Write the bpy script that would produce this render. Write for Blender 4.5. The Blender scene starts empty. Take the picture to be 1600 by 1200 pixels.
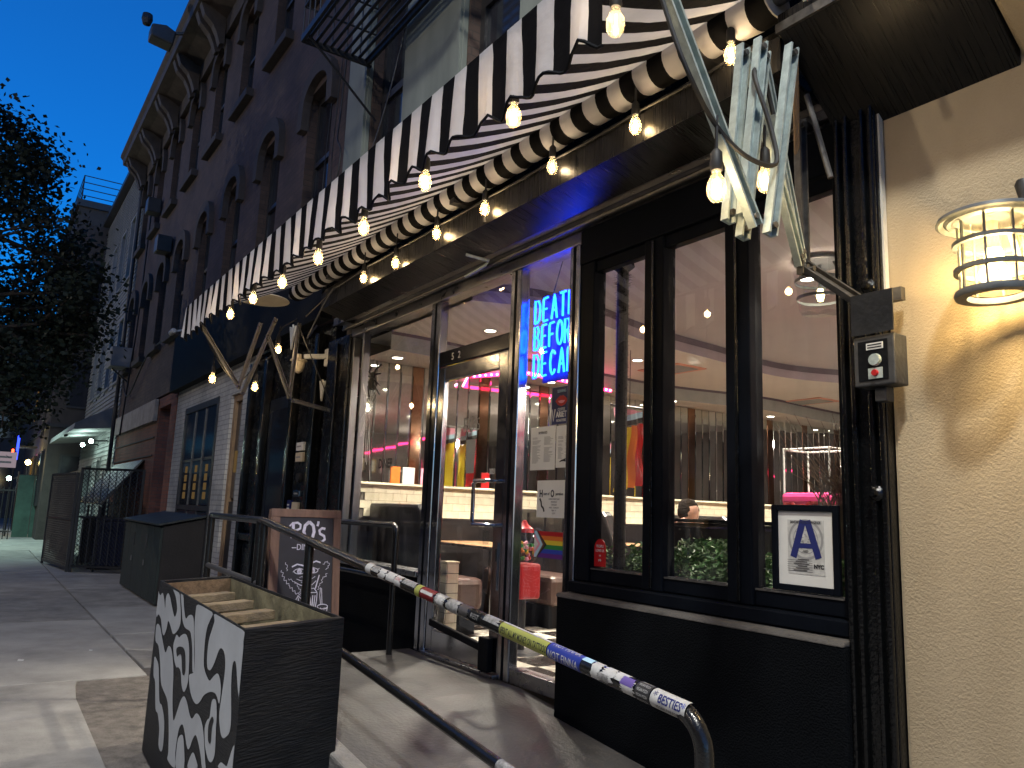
import bpy, bmesh, math, random
from mathutils import Vector, Matrix
R = math.radians
sc = bpy.context.scene
rnd = random.Random(7)
# ------------------------------------------------------------------ camera
cd = bpy.data.cameras.new('camera'); cam = bpy.data.objects.new('camera', cd); sc.collection.objects.link(cam)
_r = Vector((0.56660792, 0.82315236, 0.03708982)); _u = Vector((0.11332506, -0.12243288, 0.98598561)); _f = Vector((-0.81615739, 0.55446405, 0.16265523))
mw = Matrix((( _r.x, _u.x, -_f.x, 0.0), (_r.y, _u.y, -_f.y, -2.9), (_r.z, _u.z, -_f.z, 1.5), (0, 0, 0, 1)))
cam.matrix_world = mw
cd.sensor_width = 36; cd.lens = 1213.65/1600*36; cd.clip_start = .05; cd.clip_end = 2000
sc.camera = cam
# ------------------------------------------------------------------ dusk sky
w = bpy.data.worlds.new('World'); sc.world = w; w.use_nodes = True
wn = w.node_tree; bg = wn.nodes['Background']
sky = wn.nodes.new('ShaderNodeTexSky'); sky.sky_type = 'NISHITA'; sky.sun_disc = False
SUN_EL, SUN_ROT = R(5.3), R(90)
sky.sun_elevation = SUN_EL; sky.sun_rotation = SUN_ROT; sky.air_density = 1.0; sky.dust_density = .3; sky.ozone_density = 7.6
wn.links.new(sky.outputs[0], bg.inputs[0]); bg.inputs[1].default_value = SKY_STRENGTH = .15
# ------------------------------------------------------------------ render settings
sc.view_settings.view_transform = 'Standard'; sc.view_settings.look = 'None'
sc.view_settings.exposure = 0.85; sc.view_settings.gamma = 1.0; sc.view_settings.use_curve_mapping = False
sc.render.engine = 'CYCLES'
cy = sc.cycles
cy.use_denoising = True
cy.max_bounces = 8; cy.transparent_max_bounces = 24; cy.glossy_bounces = 5; cy.diffuse_bounces = 4; cy.transmission_bounces = 6
cy.sample_clamp_indirect = 3.0; cy.caustics_reflective = False; cy.caustics_refractive = False; cy.blur_glossy = .3
COL = sc.collection
IN_POW = 330.0

# ------------------------------------------------------------------ materials
MATS = {}
def mat(name, col, rough=.6, metal=0., var=0., vs=6., bump=0., bs=40., coat=0., emit=None, es=0., vcol=None, stretch=None, spec=.5, rvar=0.):
    """procedural Principled material: noise colour variation, fine relief, roughness variation"""
    m = bpy.data.materials.new(name); m.use_nodes = True; n = m.node_tree; L = n.links.new
    b = n.nodes['Principled BSDF']
    b.inputs['Roughness'].default_value = rough; b.inputs['Metallic'].default_value = metal
    b.inputs['Coat Weight'].default_value = coat; b.inputs['Coat Roughness'].default_value = .12
    b.inputs['Specular IOR Level'].default_value = spec
    c = (*col, 1); b.inputs['Base Color'].default_value = c
    co = None
    if var or bump or rvar:
        tc = n.nodes.new('ShaderNodeTexCoord'); co = tc.outputs['Object']
        if stretch:
            mp = n.nodes.new('ShaderNodeMapping'); mp.inputs['Scale'].default_value = stretch; L(co, mp.inputs[0]); co = mp.outputs[0]
    if var or rvar:
        nz = n.nodes.new('ShaderNodeTexNoise'); nz.inputs['Scale'].default_value = vs; nz.inputs['Detail'].default_value = 6; nz.inputs['Roughness'].default_value = .65
        L(co, nz.inputs['Vector'])
    if var:
        rp = n.nodes.new('ShaderNodeValToRGB')
        rp.color_ramp.elements[0].position = .3; rp.color_ramp.elements[1].position = .72
        lo = vcol or tuple(x*(1-var) for x in col); hi = tuple(min(1, x*(1+var*.6)) for x in col)
        rp.color_ramp.elements[0].color = (*lo, 1); rp.color_ramp.elements[1].color = (*hi, 1)
        L(nz.outputs[0], rp.inputs[0]); L(rp.outputs[0], b.inputs['Base Color'])
    if rvar:
        mr = n.nodes.new('ShaderNodeMapRange'); mr.inputs[1].default_value = .3; mr.inputs[2].default_value = .7
        mr.inputs[3].default_value = max(.02, rough-rvar); mr.inputs[4].default_value = min(1, rough+rvar)
        L(nz.outputs[0], mr.inputs[0]); L(mr.outputs[0], b.inputs['Roughness'])
    if bump:
        bz = n.nodes.new('ShaderNodeTexNoise'); bz.inputs['Scale'].default_value = bs; bz.inputs['Detail'].default_value = 5; L(co, bz.inputs['Vector'])
        bp = n.nodes.new('ShaderNodeBump'); bp.inputs['Strength'].default_value = bump; bp.inputs['Distance'].default_value = .02
        L(bz.outputs[0], bp.inputs['Height']); L(bp.outputs[0], b.inputs['Normal'])
    if emit:
        b.inputs['Emission Color'].default_value = (*emit, 1); b.inputs['Emission Strength'].default_value = es
    MATS[name] = m
    return m
def N(m, t): return m.node_tree.nodes.new(t)
def emission(name, col, s):
    m = bpy.data.materials.new(name); m.use_nodes = True; n = m.node_tree; n.nodes.clear()
    e = n.nodes.new('ShaderNodeEmission'); e.inputs[0].default_value = (*col, 1); e.inputs[1].default_value = s
    o = n.nodes.new('ShaderNodeOutputMaterial'); n.links.new(e.outputs[0], o.inputs[0]); m.cycles.emission_sampling = 'AUTO'
    MATS[name] = m; return m
def glassmat(name, tint=(1, 1, 1), ior=1.45, rough=0., dirt=0., extra=0.):
    """thin sheet glass: clear, reflecting by Fresnel, with a little dust"""
    m = bpy.data.materials.new(name); m.use_nodes = True; n = m.node_tree; n.nodes.clear(); L = n.links.new
    t = n.nodes.new('ShaderNodeBsdfTransparent'); t.inputs[0].default_value = (*tint, 1)
    g = n.nodes.new('ShaderNodeBsdfGlossy'); g.inputs['Roughness'].default_value = rough
    fr = n.nodes.new('ShaderNodeFresnel'); fr.inputs[0].default_value = ior
    mx = n.nodes.new('ShaderNodeMixShader'); o = n.nodes.new('ShaderNodeOutputMaterial')
    ge = n.nodes.new('ShaderNodeNewGeometry'); fb = n.nodes.new('ShaderNodeMath'); fb.operation = 'SUBTRACT'; fb.inputs[0].default_value = 1; L(ge.outputs['Backfacing'], fb.inputs[1])
    fm = n.nodes.new('ShaderNodeMath'); fm.operation = 'MULTIPLY'; L(fr.outputs[0], fm.inputs[0]); L(fb.outputs[0], fm.inputs[1]); fac = fm.outputs[0]   # only the front face of a sheet reflects
    if extra:
        ad = n.nodes.new('ShaderNodeMath'); ad.operation = 'ADD'; ad.inputs[1].default_value = extra; L(fac, ad.inputs[0]); fac = ad.outputs[0]
    L(fac, mx.inputs[0]); L(t.outputs[0], mx.inputs[1]); L(g.outputs[0], mx.inputs[2]); last = mx.outputs[0]
    if dirt:
        d = n.nodes.new('ShaderNodeBsdfDiffuse'); d.inputs[0].default_value = (.7, .7, .68, 1)
        tc = n.nodes.new('ShaderNodeTexCoord'); mp = n.nodes.new('ShaderNodeMapping'); mp.inputs['Scale'].default_value = (3, 3, .8); L(tc.outputs['Object'], mp.inputs[0])
        nz = n.nodes.new('ShaderNodeTexNoise'); nz.inputs['Scale'].default_value = 4; nz.inputs['Detail'].default_value = 8; L(mp.outputs[0], nz.inputs['Vector'])
        mr = n.nodes.new('ShaderNodeMapRange'); mr.inputs[1].default_value = .45; mr.inputs[2].default_value = .8; mr.inputs[3].default_value = 0; mr.inputs[4].default_value = dirt
        L(nz.outputs[0], mr.inputs[0]); m2 = n.nodes.new('ShaderNodeMixShader'); L(mr.outputs[0], m2.inputs[0]); L(last, m2.inputs[1]); L(d.outputs[0], m2.inputs[2]); last = m2.outputs[0]
    L(last, o.inputs[0]); MATS[name] = m; return m

mat('concrete', (.35, .335, .305), .85, var=.35, vs=2.2, bump=.35, bs=60)
mat('concrete2', (.29, .275, .25), .85, var=.4, vs=3, bump=.4, bs=50)
mat('concrete3', (.38, .365, .335), .82, var=.3, vs=1.6, bump=.3, bs=70)
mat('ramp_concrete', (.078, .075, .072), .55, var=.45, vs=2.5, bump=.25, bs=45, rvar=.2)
mat('ledge_stone', (.09, .085, .08), .85, var=.4, vs=6, bump=.4, bs=50)
mat('dirt', (.19, .168, .145), .95, var=.5, vs=9, bump=.8, bs=60)
mat('asphalt', (.05, .05, .05), .9, var=.3, vs=30, bump=.5, bs=120)
mat('black_paint', (.006, .006, .007), .25, var=.3, vs=8, bump=.15, bs=70, rvar=.1)
mat('black_gloss', (.004, .0045, .005), .12, bump=.22, bs=60, var=.3, vs=12, rvar=.08)
mat('black_matte', (.006, .007, .009), .7, spec=.1, var=.35, vs=5, bump=.15, bs=60)
mat('black_frame', (.004, .0055, .009), .5, spec=.05, var=.2, vs=9, rvar=.08)
mat('black_stucco', (.004, .005, .0065), .9, spec=.06, var=.35, vs=3, bump=.5, bs=120)
mat('black_rail', (.012, .012, .012), .18, var=.4, vs=40, bump=.1, bs=160, rvar=.08)
mat('brick_dark', (.17, .085, .06), .9, var=.3, vs=2, bump=.2, bs=30)
mat('brownstone', (.06, .05, .045), .85, var=.25, vs=4, bump=.2, bs=40)
mat('cornice', (.065, .052, .045), .7, var=.4, vs=5, bump=.2, bs=30)
mat('green_panel', (.20, .22, .19), .7, var=.25, vs=2.5, stretch=(1, 1, .25))
mat('window_dark', (.02, .022, .03), .08, spec=.6)
mat('frame_dark', (.03, .03, .032), .5, var=.2)
mat('iron', (.02, .02, .022), .5, var=.3, vs=20)
mat('galv', (.46, .54, .52), .45, metal=.35, var=.3, vs=22, rvar=.12, bump=.1, bs=90)
mat('galv_dull', (.15, .145, .14), .5, metal=.8, var=.4, vs=25, rvar=.1)
mat('chrome', (.44, .44, .46), .16, metal=1, var=.15, vs=10, rvar=.06)
mat('dark_chrome', (.10, .10, .11), .15, metal=1)
mat('alu', (.36, .36, .37), .3, metal=1, var=.2, vs=14, rvar=.1)
mat('mirror', (.74, .79, .76), .03, metal=1, rvar=.015, vs=3)
mat('mirror_copper', (.36, .22, .14), .07, metal=1, rvar=.015, vs=3)
mat('mirror_edge', (.5, .54, .5), .12, metal=1)
mat('tile_cream', (.66, .60, .45), .18, var=.12, vs=3, spec=.6)
mat('grout', (.16, .14, .12), .9)
mat('tile_white', (.62, .58, .50), .25, var=.15, vs=6, rvar=.08)
mat('tile_black', (.035, .028, .026), .25, var=.3, vs=6, rvar=.08)
mat('floor_mid', (.13, .115, .105), .4, var=.2, vs=3)
mat('vinyl_black', (.016, .014, .015), .28, var=.3, vs=14, bump=.12, bs=60)
mat('vinyl_brown', (.085, .05, .042), .3, var=.3, vs=8, bump=.15, bs=40)
mat('ceiling_mauve', (.42, .385, .385), .8, var=.06, vs=2)
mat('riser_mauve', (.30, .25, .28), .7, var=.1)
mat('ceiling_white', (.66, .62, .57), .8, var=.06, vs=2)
mat('shade_dark', (.10, .075, .095), .7, var=.2)
mat('dark_metal', (.26, .26, .28), .35, metal=1, var=.3, vs=8, rvar=.12)
mat('steel', (.22, .22, .23), .32, metal=1)
mat('riser_gray', (.30, .31, .30), .7, var=.15)
mat('wall_in', (.13, .11, .11), .8, var=.3, vs=3)
mat('wall_black', (.02, .02, .02), .6)
mat('wood_frame', (.17, .098, .072), .6, var=.35, vs=5, stretch=(6, 6, .8), bump=.15, bs=25)
mat('chalkboard', (.022, .022, .03), .6, var=.2, vs=7)
mat('chalk', (.62, .60, .72), .9, var=.25, vs=60)
mat('ply_black', (.007, .009, .012), .6, spec=.3, var=.45, vs=5, stretch=(1, 1, 9), bump=.45, bs=14)
mat('mural_white', (.44, .47, .49), .6, var=.12, vs=4)
mat('wood_old', (.20, .13, .075), .75, var=.5, vs=4, stretch=(1, 8, 8), bump=.3, bs=20)
mat('wood_slat', (.27, .21, .13), .75, var=.4, vs=5, stretch=(8, 1, 8), bump=.3, bs=20)
mat('liner', (.23, .21, .12), .7, var=.5, vs=5, bump=1.0, bs=7)
mat('bin_green', (.018, .030, .026), .6, var=.5, vs=4, stretch=(3, 3, .6), bump=.2, bs=30)
mat('bin_brown', (.014, .011, .010), .7, var=.4, vs=4, bump=.2, bs=30)
mat('bin_lid', (.018, .024, .023), .55, var=.5, vs=5, bump=.3, bs=20)
mat('plastic_navy', (.008, .012, .045), .4)
mat('white_paint', (.60, .60, .57), .6, var=.2, vs=6)
mat('cream_plastic', (.62, .53, .38), .4, var=.15)
mat('siding', (.26, .265, .26), .7, var=.25, vs=2)
mat('wood_trim', (.30, .19, .10), .6, var=.3)
mat('band_stone', (.36, .32, .29), .85, var=.35, vs=4)
mat('door_dark', (.016, .017, .02), .4, var=.3)
mat('tarp', (.17, .16, .14), .5, var=.4, vs=6, stretch=(9, 9, 1), bump=.8, bs=12)
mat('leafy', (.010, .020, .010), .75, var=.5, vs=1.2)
mat('bark', (.04, .032, .025), .9, var=.4, vs=8, bump=.6, bs=25)
mat('hedge', (.10, .20, .07), .45, var=.6, vs=9)
mat('straw', (.22, .15, .11), .8, var=.4, vs=12)
mat('paper', (.66, .66, .63), .7, var=.06, vs=8)
mat('ink', (.02, .02, .022), .7)
mat('ink_grey', (.28, .28, .28), .8)
mat('navy_print', (.012, .02, .13), .5)
mat('blue_poster', (.004, .010, .085), .4)
mat('red', (.42, .012, .015), .35); mat('orange', (.65, .16, .02), .5); mat('yellow', (.72, .55, .03), .5)
mat('green', (.02, .22, .05), .5); mat('blue', (.02, .05, .42), .5); mat('violet', (.10, .015, .22), .5)
mat('pale_blue', (.40, .62, .75), .5); mat('pink', (.75, .32, .42), .5); mat('brown', (.12, .05, .025), .5); mat('black_ink', (.012, .012, .012), .5)
mat('hotpink', (.75, .06, .22), .4); mat('salmon', (.62, .28, .2), .5)
mat('lime', (.30, .32, .07), .45); mat('sticker_blue', (.012, .03, .24), .4); mat('sticker_white', (.52, .52, .50), .4, var=.25, vs=45)
mat('sticker_red', (.16, .01, .014), .45, var=.3, vs=50)
mat('sticker_gray', (.30, .30, .29), .5, var=.7, vs=70); mat('sticker_purple', (.12, .08, .3), .5)
mat('skin', (.50, .28, .2), .5); mat('hair', (.012, .008, .006), .9, spec=.1, var=.4, vs=30, bump=.6, bs=60); mat('cloth', (.05, .05, .06), .9)
mat('wood_table', (.30, .17, .085), .35, var=.3, vs=3, stretch=(1, 9, 1))
mat('lantern_metal', (.10, .11, .115), .5, var=.25, vs=20)
mat('box_gray', (.04, .042, .045), .5, var=.3, vs=20, bump=.15, bs=60)
mat('rubber', (.012, .012, .012), .6); mat('stone', (.3, .28, .25), .8, var=.3)
mat('gold', (.45, .32, .12), .35, metal=.7)
mat('street_red', (.35, .01, .01), .3)
emission('neon_cyan', (.0028, .037, 1.0), 20)
emission('neon_pink', (1.0, .03, .16), 5)
emission('led_pink', (1.0, .22, .40), 16)
emission('filament', (1.0, .66, .22), 40)
emission('downlight', (1.0, .88, .7), 14)
emission('lamp_cool', (.70, 1.0, .90), 30)
emission('lamp_warm', (1.0, .78, .28), 16)
emission('window_amber', (1.0, .55, .16), .07)
emission('pane_glow', (1.0, .62, .24), .055)
emission('tail_red', (1.0, .06, .02), 5)
emission('sign_blue', (.03, .06, 1.0), 2.2)
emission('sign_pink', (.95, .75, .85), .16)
glassmat('glass', (.97, .98, .98), 1.85, 0, dirt=.05)
glassmat('glass_upper', (.6, .62, .62), 1.4, 0)

glassmat('cup_glass', (.9, .92, .92), 1.4)
def frosted(name, col, amt=.5):
    m = bpy.data.materials.new(name); m.use_nodes = True; n = m.node_tree; n.nodes.clear(); L = n.links.new
    t = n.nodes.new('ShaderNodeBsdfTransparent'); t.inputs[0].default_value = (1, .95, .86, 1)
    d = n.nodes.new('ShaderNodeBsdfTranslucent'); d.inputs[0].default_value = (*col, 1); g = n.nodes.new('ShaderNodeBsdfGlossy'); g.inputs['Roughness'].default_value = .15
    a = n.nodes.new('ShaderNodeMixShader'); a.inputs[0].default_value = amt; L(t.outputs[0], a.inputs[1]); L(d.outputs[0], a.inputs[2])
    b = n.nodes.new('ShaderNodeMixShader'); b.inputs[0].default_value = .06; L(a.outputs[0], b.inputs[1]); L(g.outputs[0], b.inputs[2])
    o = n.nodes.new('ShaderNodeOutputMaterial'); L(b.outputs[0], o.inputs[0]); MATS[name] = m
frosted('lantern_glass', (.95, .84, .60), .045)
frosted('bulb_glass', (1, .8, .5), .10)
PER = .19
def fabric(name, a=(.005, .005, .006), b=(.60, .585, .60)):
    """woven awning canvas: stripes along X with a slightly uneven edge, thin enough to glow"""
    m = bpy.data.materials.new(name); m.use_nodes = True; n = m.node_tree; L = n.links.new; p = n.nodes['Principled BSDF']; o = n.nodes['Material Output']
    tc = n.nodes.new('ShaderNodeTexCoord'); sx = n.nodes.new('ShaderNodeSeparateXYZ'); L(tc.outputs['Object'], sx.inputs[0])
    nz = n.nodes.new('ShaderNodeTexNoise'); nz.inputs['Scale'].default_value = 6; L(tc.outputs['Object'], nz.inputs['Vector'])
    k = n.nodes.new('ShaderNodeMath'); k.operation = 'MULTIPLY_ADD'; k.inputs[1].default_value = .02; L(nz.outputs[0], k.inputs[0]); L(sx.outputs[0], k.inputs[2])
    f = n.nodes.new('ShaderNodeMath'); f.operation = 'MULTIPLY'; f.inputs[1].default_value = 1/PER; L(k.outputs[0], f.inputs[0])
    fr = n.nodes.new('ShaderNodeMath'); fr.operation = 'FRACT'; L(f.outputs[0], fr.inputs[0])
    st = n.nodes.new('ShaderNodeMath'); st.operation = 'GREATER_THAN'; st.inputs[1].default_value = .5; L(fr.outputs[0], st.inputs[0])
    n2 = n.nodes.new('ShaderNodeTexNoise'); n2.inputs['Scale'].default_value = 3; n2.inputs['Detail'].default_value = 7; L(tc.outputs['Object'], n2.inputs['Vector'])
    rp = n.nodes.new('ShaderNodeValToRGB'); rp.color_ramp.elements[0].position = .3; rp.color_ramp.elements[1].position = .7
    rp.color_ramp.elements[0].color = (*[x*.72 for x in b], 1); rp.color_ramp.elements[1].color = (*b, 1); L(n2.outputs[0], rp.inputs[0])
    mx = n.nodes.new('ShaderNodeMix'); mx.data_type = 'RGBA'; L(st.outputs[0], mx.inputs[0]); mx.inputs[6].default_value = (*a, 1); L(rp.outputs[0], mx.inputs[7])
    L(mx.outputs[2], p.inputs['Base Color']); p.inputs['Roughness'].default_value = .9; p.inputs['Specular IOR Level'].default_value = .08
    bz = n.nodes.new('ShaderNodeTexNoise'); bz.inputs['Scale'].default_value = 9; bz.inputs['Detail'].default_value = 4; L(tc.outputs['Object'], bz.inputs['Vector'])
    bp = n.nodes.new('ShaderNodeBump'); bp.inputs['Strength'].default_value = .35; bp.inputs['Distance'].default_value = .03; L(bz.outputs[0], bp.inputs['Height']); L(bp.outputs[0], p.inputs['Normal'])
    tr = n.nodes.new('ShaderNodeBsdfTranslucent'); L(mx.outputs[2], tr.inputs[0])
    ms = n.nodes.new('ShaderNodeMixShader'); ms.inputs[0].default_value = .25; L(p.outputs[0], ms.inputs[1]); L(tr.outputs[0], ms.inputs[2]); L(ms.outputs[0], o.inputs[0])
    MATS[name] = m
fabric('awning_canvas')
def brickmat(name, c1, c2, mort, scale=1., bump=.6, sz=(.215, .072)):
    """bricks too small in the picture to tell apart: courses in the material"""
    m = mat(name, c1, .85); n = m.node_tree; L = n.links.new; b = n.nodes['Principled BSDF']
    tc = n.nodes.new('ShaderNodeTexCoord'); sx = n.nodes.new('ShaderNodeSeparateXYZ'); cb = n.nodes.new('ShaderNodeCombineXYZ'); L(tc.outputs['Object'], sx.inputs[0])
    ad = n.nodes.new('ShaderNodeMath'); L(sx.outputs[0], ad.inputs[0]); L(sx.outputs[1], ad.inputs[1]); L(ad.outputs[0], cb.inputs[0]); L(sx.outputs[2], cb.inputs[1])
    bt = n.nodes.new('ShaderNodeTexBrick'); bt.inputs['Scale'].default_value = 1; bt.inputs['Brick Width'].default_value = sz[0]; bt.inputs['Row Height'].default_value = sz[1]
    bt.inputs['Mortar Size'].default_value = .006; bt.inputs['Color1'].default_value = (*c1, 1); bt.inputs['Color2'].default_value = (*c2, 1); bt.inputs['Mortar'].default_value = (*mort, 1)
    L(cb.outputs[0], bt.inputs['Vector'])
    nz = n.nodes.new('ShaderNodeTexNoise'); nz.inputs['Scale'].default_value = .9; nz.inputs['Detail'].default_value = 8; nz.inputs['Roughness'].default_value = .7; L(tc.outputs['Object'], nz.inputs['Vector'])
    rp = n.nodes.new('ShaderNodeValToRGB'); rp.color_ramp.elements[0].position = .35; rp.color_ramp.elements[0].color = (.5, .5, .5, 1); rp.color_ramp.elements[1].position = .7; rp.color_ramp.elements[1].color = (1.15, 1.1, 1.05, 1)
    L(nz.outputs[0], rp.inputs[0]); mx = n.nodes.new('ShaderNodeMix'); mx.data_type = 'RGBA'; mx.blend_type = 'MULTIPLY'; mx.inputs[0].default_value = 1
    L(bt.outputs[0], mx.inputs[6]); L(rp.outputs[0], mx.inputs[7]); L(mx.outputs[2], b.inputs['Base Color'])
    bp = n.nodes.new('ShaderNodeBump'); bp.inputs['Strength'].default_value = bump; bp.inputs['Distance'].default_value = .008; bp.invert = True
    L(bt.outputs['Fac'], bp.inputs['Height']); L(bp.outputs[0], b.inputs['Normal'])
brickmat('brick', (.115, .078, .064), (.09, .062, .052), (.07, .056, .05))
brickmat('brick_red', (.24, .085, .05), (.19, .07, .045), (.12, .08, .06))
brickmat('brick_white', (.60, .60, .57), (.54, .54, .52), (.33, .33, .32))
def stucco():
    m = mat('stucco', (.52, .44, .30), .9); n = m.node_tree; L = n.links.new; b = n.nodes['Principled BSDF']
    tc = n.nodes.new('ShaderNodeTexCoord')
    v = n.nodes.new('ShaderNodeTexNoise'); v.inputs['Scale'].default_value = 120; v.inputs['Detail'].default_value = 6; v.inputs['Roughness'].default_value = .6; L(tc.outputs['Object'], v.inputs['Vector'])
    bp = n.nodes.new('ShaderNodeBump'); bp.inputs['Strength'].default_value = .8; bp.inputs['Distance'].default_value = .006; L(v.outputs[0], bp.inputs['Height']); L(bp.outputs[0], b.inputs['Normal'])
    s = n.nodes.new('ShaderNodeTexNoise'); s.inputs['Scale'].default_value = 1.6; s.inputs['Detail'].default_value = 8
    mp = n.nodes.new('ShaderNodeMapping'); mp.inputs['Scale'].default_value = (1.6, 1.6, .6); L(tc.outputs['Object'], mp.inputs[0]); L(mp.outputs[0], s.inputs['Vector'])
    rp = n.nodes.new('ShaderNodeValToRGB'); rp.color_ramp.elements[0].position = .3; rp.color_ramp.elements[0].color = (.37, .295, .19, 1); rp.color_ramp.elements[1].position = .65; rp.color_ramp.elements[1].color = (.47, .385, .26, 1)
    L(s.outputs[0], rp.inputs[0]); L(rp.outputs[0], b.inputs['Base Color'])
stucco()
def brushed():
    """glossy black paint laid on with a brush across the board"""
    m = mat('brushed_black', (.013, .013, .014), .2, spec=.28); n = m.node_tree; L = n.links.new; b = n.nodes['Principled BSDF']
    tc = n.nodes.new('ShaderNodeTexCoord'); mp = n.nodes.new('ShaderNodeMapping'); mp.inputs['Scale'].default_value = (190, 4, 4); L(tc.outputs['Object'], mp.inputs[0])
    z = n.nodes.new('ShaderNodeTexNoise'); z.inputs['Scale'].default_value = 1; z.inputs['Detail'].default_value = 5; L(mp.outputs[0], z.inputs['Vector'])
    bp = n.nodes.new('ShaderNodeBump'); bp.inputs['Strength'].default_value = .35; bp.inputs['Distance'].default_value = .002; L(z.outputs[0], bp.inputs['Height']); L(bp.outputs[0], b.inputs['Normal'])
    mr = n.nodes.new('ShaderNodeMapRange'); mr.inputs[3].default_value = .15; mr.inputs[4].default_value = .45; L(z.outputs[0], mr.inputs[0]); L(mr.outputs[0], b.inputs['Roughness'])
    rp = n.nodes.new('ShaderNodeValToRGB'); rp.color_ramp.elements[0].position = .35; rp.color_ramp.elements[0].color = (.003, .003, .0035, 1); rp.color_ramp.elements[1].position = .75; rp.color_ramp.elements[1].color = (.012, .0115, .011, 1)
    L(z.outputs[0], rp.inputs[0]); L(rp.outputs[0], b.inputs['Base Color'])
brushed()
# ------------------------------------------------------------------ builders
class MB:
    """collects shapes, links them as ONE mesh object"""
    def __init__(s): s.v = []; s.f = []
    def add(s, vs, fs):
        o = len(s.v); s.v += [tuple(v) for v in vs]; s.f += [tuple(i+o for i in f) for f in fs]; return s
    def box(s, x0, x1, y0, y1, z0, z1):
        return s.add([(x0,y0,z0),(x1,y0,z0),(x1,y1,z0),(x0,y1,z0),(x0,y0,z1),(x1,y0,z1),(x1,y1,z1),(x0,y1,z1)],
                     [(0,3,2,1),(4,5,6,7),(0,1,5,4),(1,2,6,5),(2,3,7,6),(3,0,4,7)])
    def bar(s, a, b, wd, h, up=(0, 0, 1)):
        a = Vector(a); b = Vector(b); d = (b-a).normalized(); u = Vector(up)
        if abs(d.dot(u)) > .98: u = Vector((1, 0, 0))
        r = d.cross(u).normalized(); u = r.cross(d)
        vs = []
        for p in (a, b):
            for i, j in ((-1,-1),(1,-1),(1,1),(-1,1)): vs.append(p+r*(i*wd/2)+u*(j*h/2))
        return s.add(vs, [(3,2,1,0),(4,5,6,7),(0,1,5,4),(1,2,6,5),(2,3,7,6),(3,0,4,7)])
    def tube(s, pts, r, n=10, cap=True, rs=None):
        pts = [Vector(p) for p in pts]; m = len(pts); rings = []; prev = None
        for i, p in enumerate(pts):
            d = (pts[min(i+1, m-1)]-pts[max(i-1, 0)]).normalized()
            if prev is None:
                u = Vector((0, 0, 1)) if abs(d.z) < .9 else Vector((1, 0, 0)); u = (u-d*u.dot(d)).normalized()
            else:
                u = prev-d*prev.dot(d); u.normalize()
            prev = u; q = d.cross(u); rr = rs[i] if rs else r
            rings.append([p+(u*math.cos(2*math.pi*k/n)+q*math.sin(2*math.pi*k/n))*rr for k in range(n)])
        vs = [v for g in rings for v in g]; fs = []
        for i in range(m-1):
            for k in range(n): fs.append((i*n+k, i*n+(k+1)%n, (i+1)*n+(k+1)%n, (i+1)*n+k))
        if cap: fs.append(tuple(range(n-1, -1, -1))); fs.append(tuple((m-1)*n+k for k in range(n)))
        return s.add(vs, fs)
    def lathe(s, c, prof, n=24, axis='z', sx=1.):
        c = Vector(c); vs = []; fs = []; m = len(prof)
        for r, h in prof:
            for k in range(n):
                a = 2*math.pi*k/n; x, y = r*math.cos(a)*sx, r*math.sin(a)
                vs.append(c+(Vector((x, y, h)) if axis == 'z' else Vector((x, h, y)) if axis == 'y' else Vector((h, x, y))))
        for i in range(m-1):
            for k in range(n): fs.append((i*n+k, i*n+(k+1)%n, (i+1)*n+(k+1)%n, (i+1)*n+k))
        return s.add(vs, fs)
    def prism(s, prof, o, ex, ey, ez):
        """2-D outline in (ex, ey) at o, pushed along ez"""
        o, ex, ey, ez = Vector(o), Vector(ex), Vector(ey), Vector(ez); n = len(prof)
        a = [o+ex*p[0]+ey*p[1] for p in prof]; b = [p+ez for p in a]
        return s.add(a+b, [tuple(range(n-1, -1, -1)), tuple(range(n, 2*n))]+[(i, (i+1) % n, n+(i+1) % n, n+i) for i in range(n)])
    def face(s, pts): return s.add(pts, [tuple(range(len(pts)))])
    def ribbon(s, pts, wd, o, ex, ey):
        o, ex, ey = Vector(o), Vector(ex), Vector(ey); P = [Vector((p[0], p[1])) for p in pts]; L_, R_ = [], []
        for i, p in enumerate(P):
            d = (P[min(i+1, len(P)-1)]-P[max(i-1, 0)])
            if d.length < 1e-9: d = Vector((1, 0))
            d.normalize(); q = Vector((-d.y, d.x))*(wd/2)
            L_.append(o+ex*(p+q).x+ey*(p+q).y); R_.append(o+ex*(p-q).x+ey*(p-q).y)
        n = len(P); return s.add(L_+R_, [(i, i+1, n+i+1, n+i) for i in range(n-1)])
    def build(s, name, m, parent=None, bev=0., smooth=False, recalc=True):
        me = bpy.data.meshes.new(name); me.from_pydata(s.v, [], s.f)
        if recalc:
            bm = bmesh.new(); bm.from_mesh(me); bmesh.ops.recalc_face_normals(bm, faces=bm.faces); bm.to_mesh(me); bm.free()
        me.materials.append(MATS[m] if isinstance(m, str) else m)
        if smooth:
            me.polygons.foreach_set('use_smooth', [True]*len(me.polygons))
        return link(name, me, parent, bev, smooth)
def link(name, me, parent=None, bev=0., smooth=False):
    o = bpy.data.objects.new(name, me); COL.objects.link(o)
    if parent is not None: adopt(o, parent)
    if bev:
        b = o.modifiers.new('bevel', 'BEVEL'); b.width = bev; b.segments = 2; b.limit_method = 'ANGLE'; b.angle_limit = R(40)
    if smooth:
        try:
            me.set_sharp_from_angle(angle=R(40))
        except Exception: pass
    return o
def wloc(o):
    l = Vector(o.location)
    return l
def adopt(o, parent):
    """geometry is given in world coordinates; the parent only ever carries a translation"""
    o.parent = parent; p = parent; t = Vector((0, 0, 0))
    while p is not None:
        if p.type == 'EMPTY': t += Vector(p.location)
        p = p.parent
    o.matrix_parent_inverse = Matrix.Translation(-t)
    if parent.type != 'EMPTY': o.matrix_parent_inverse = Matrix.Identity(4)
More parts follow.
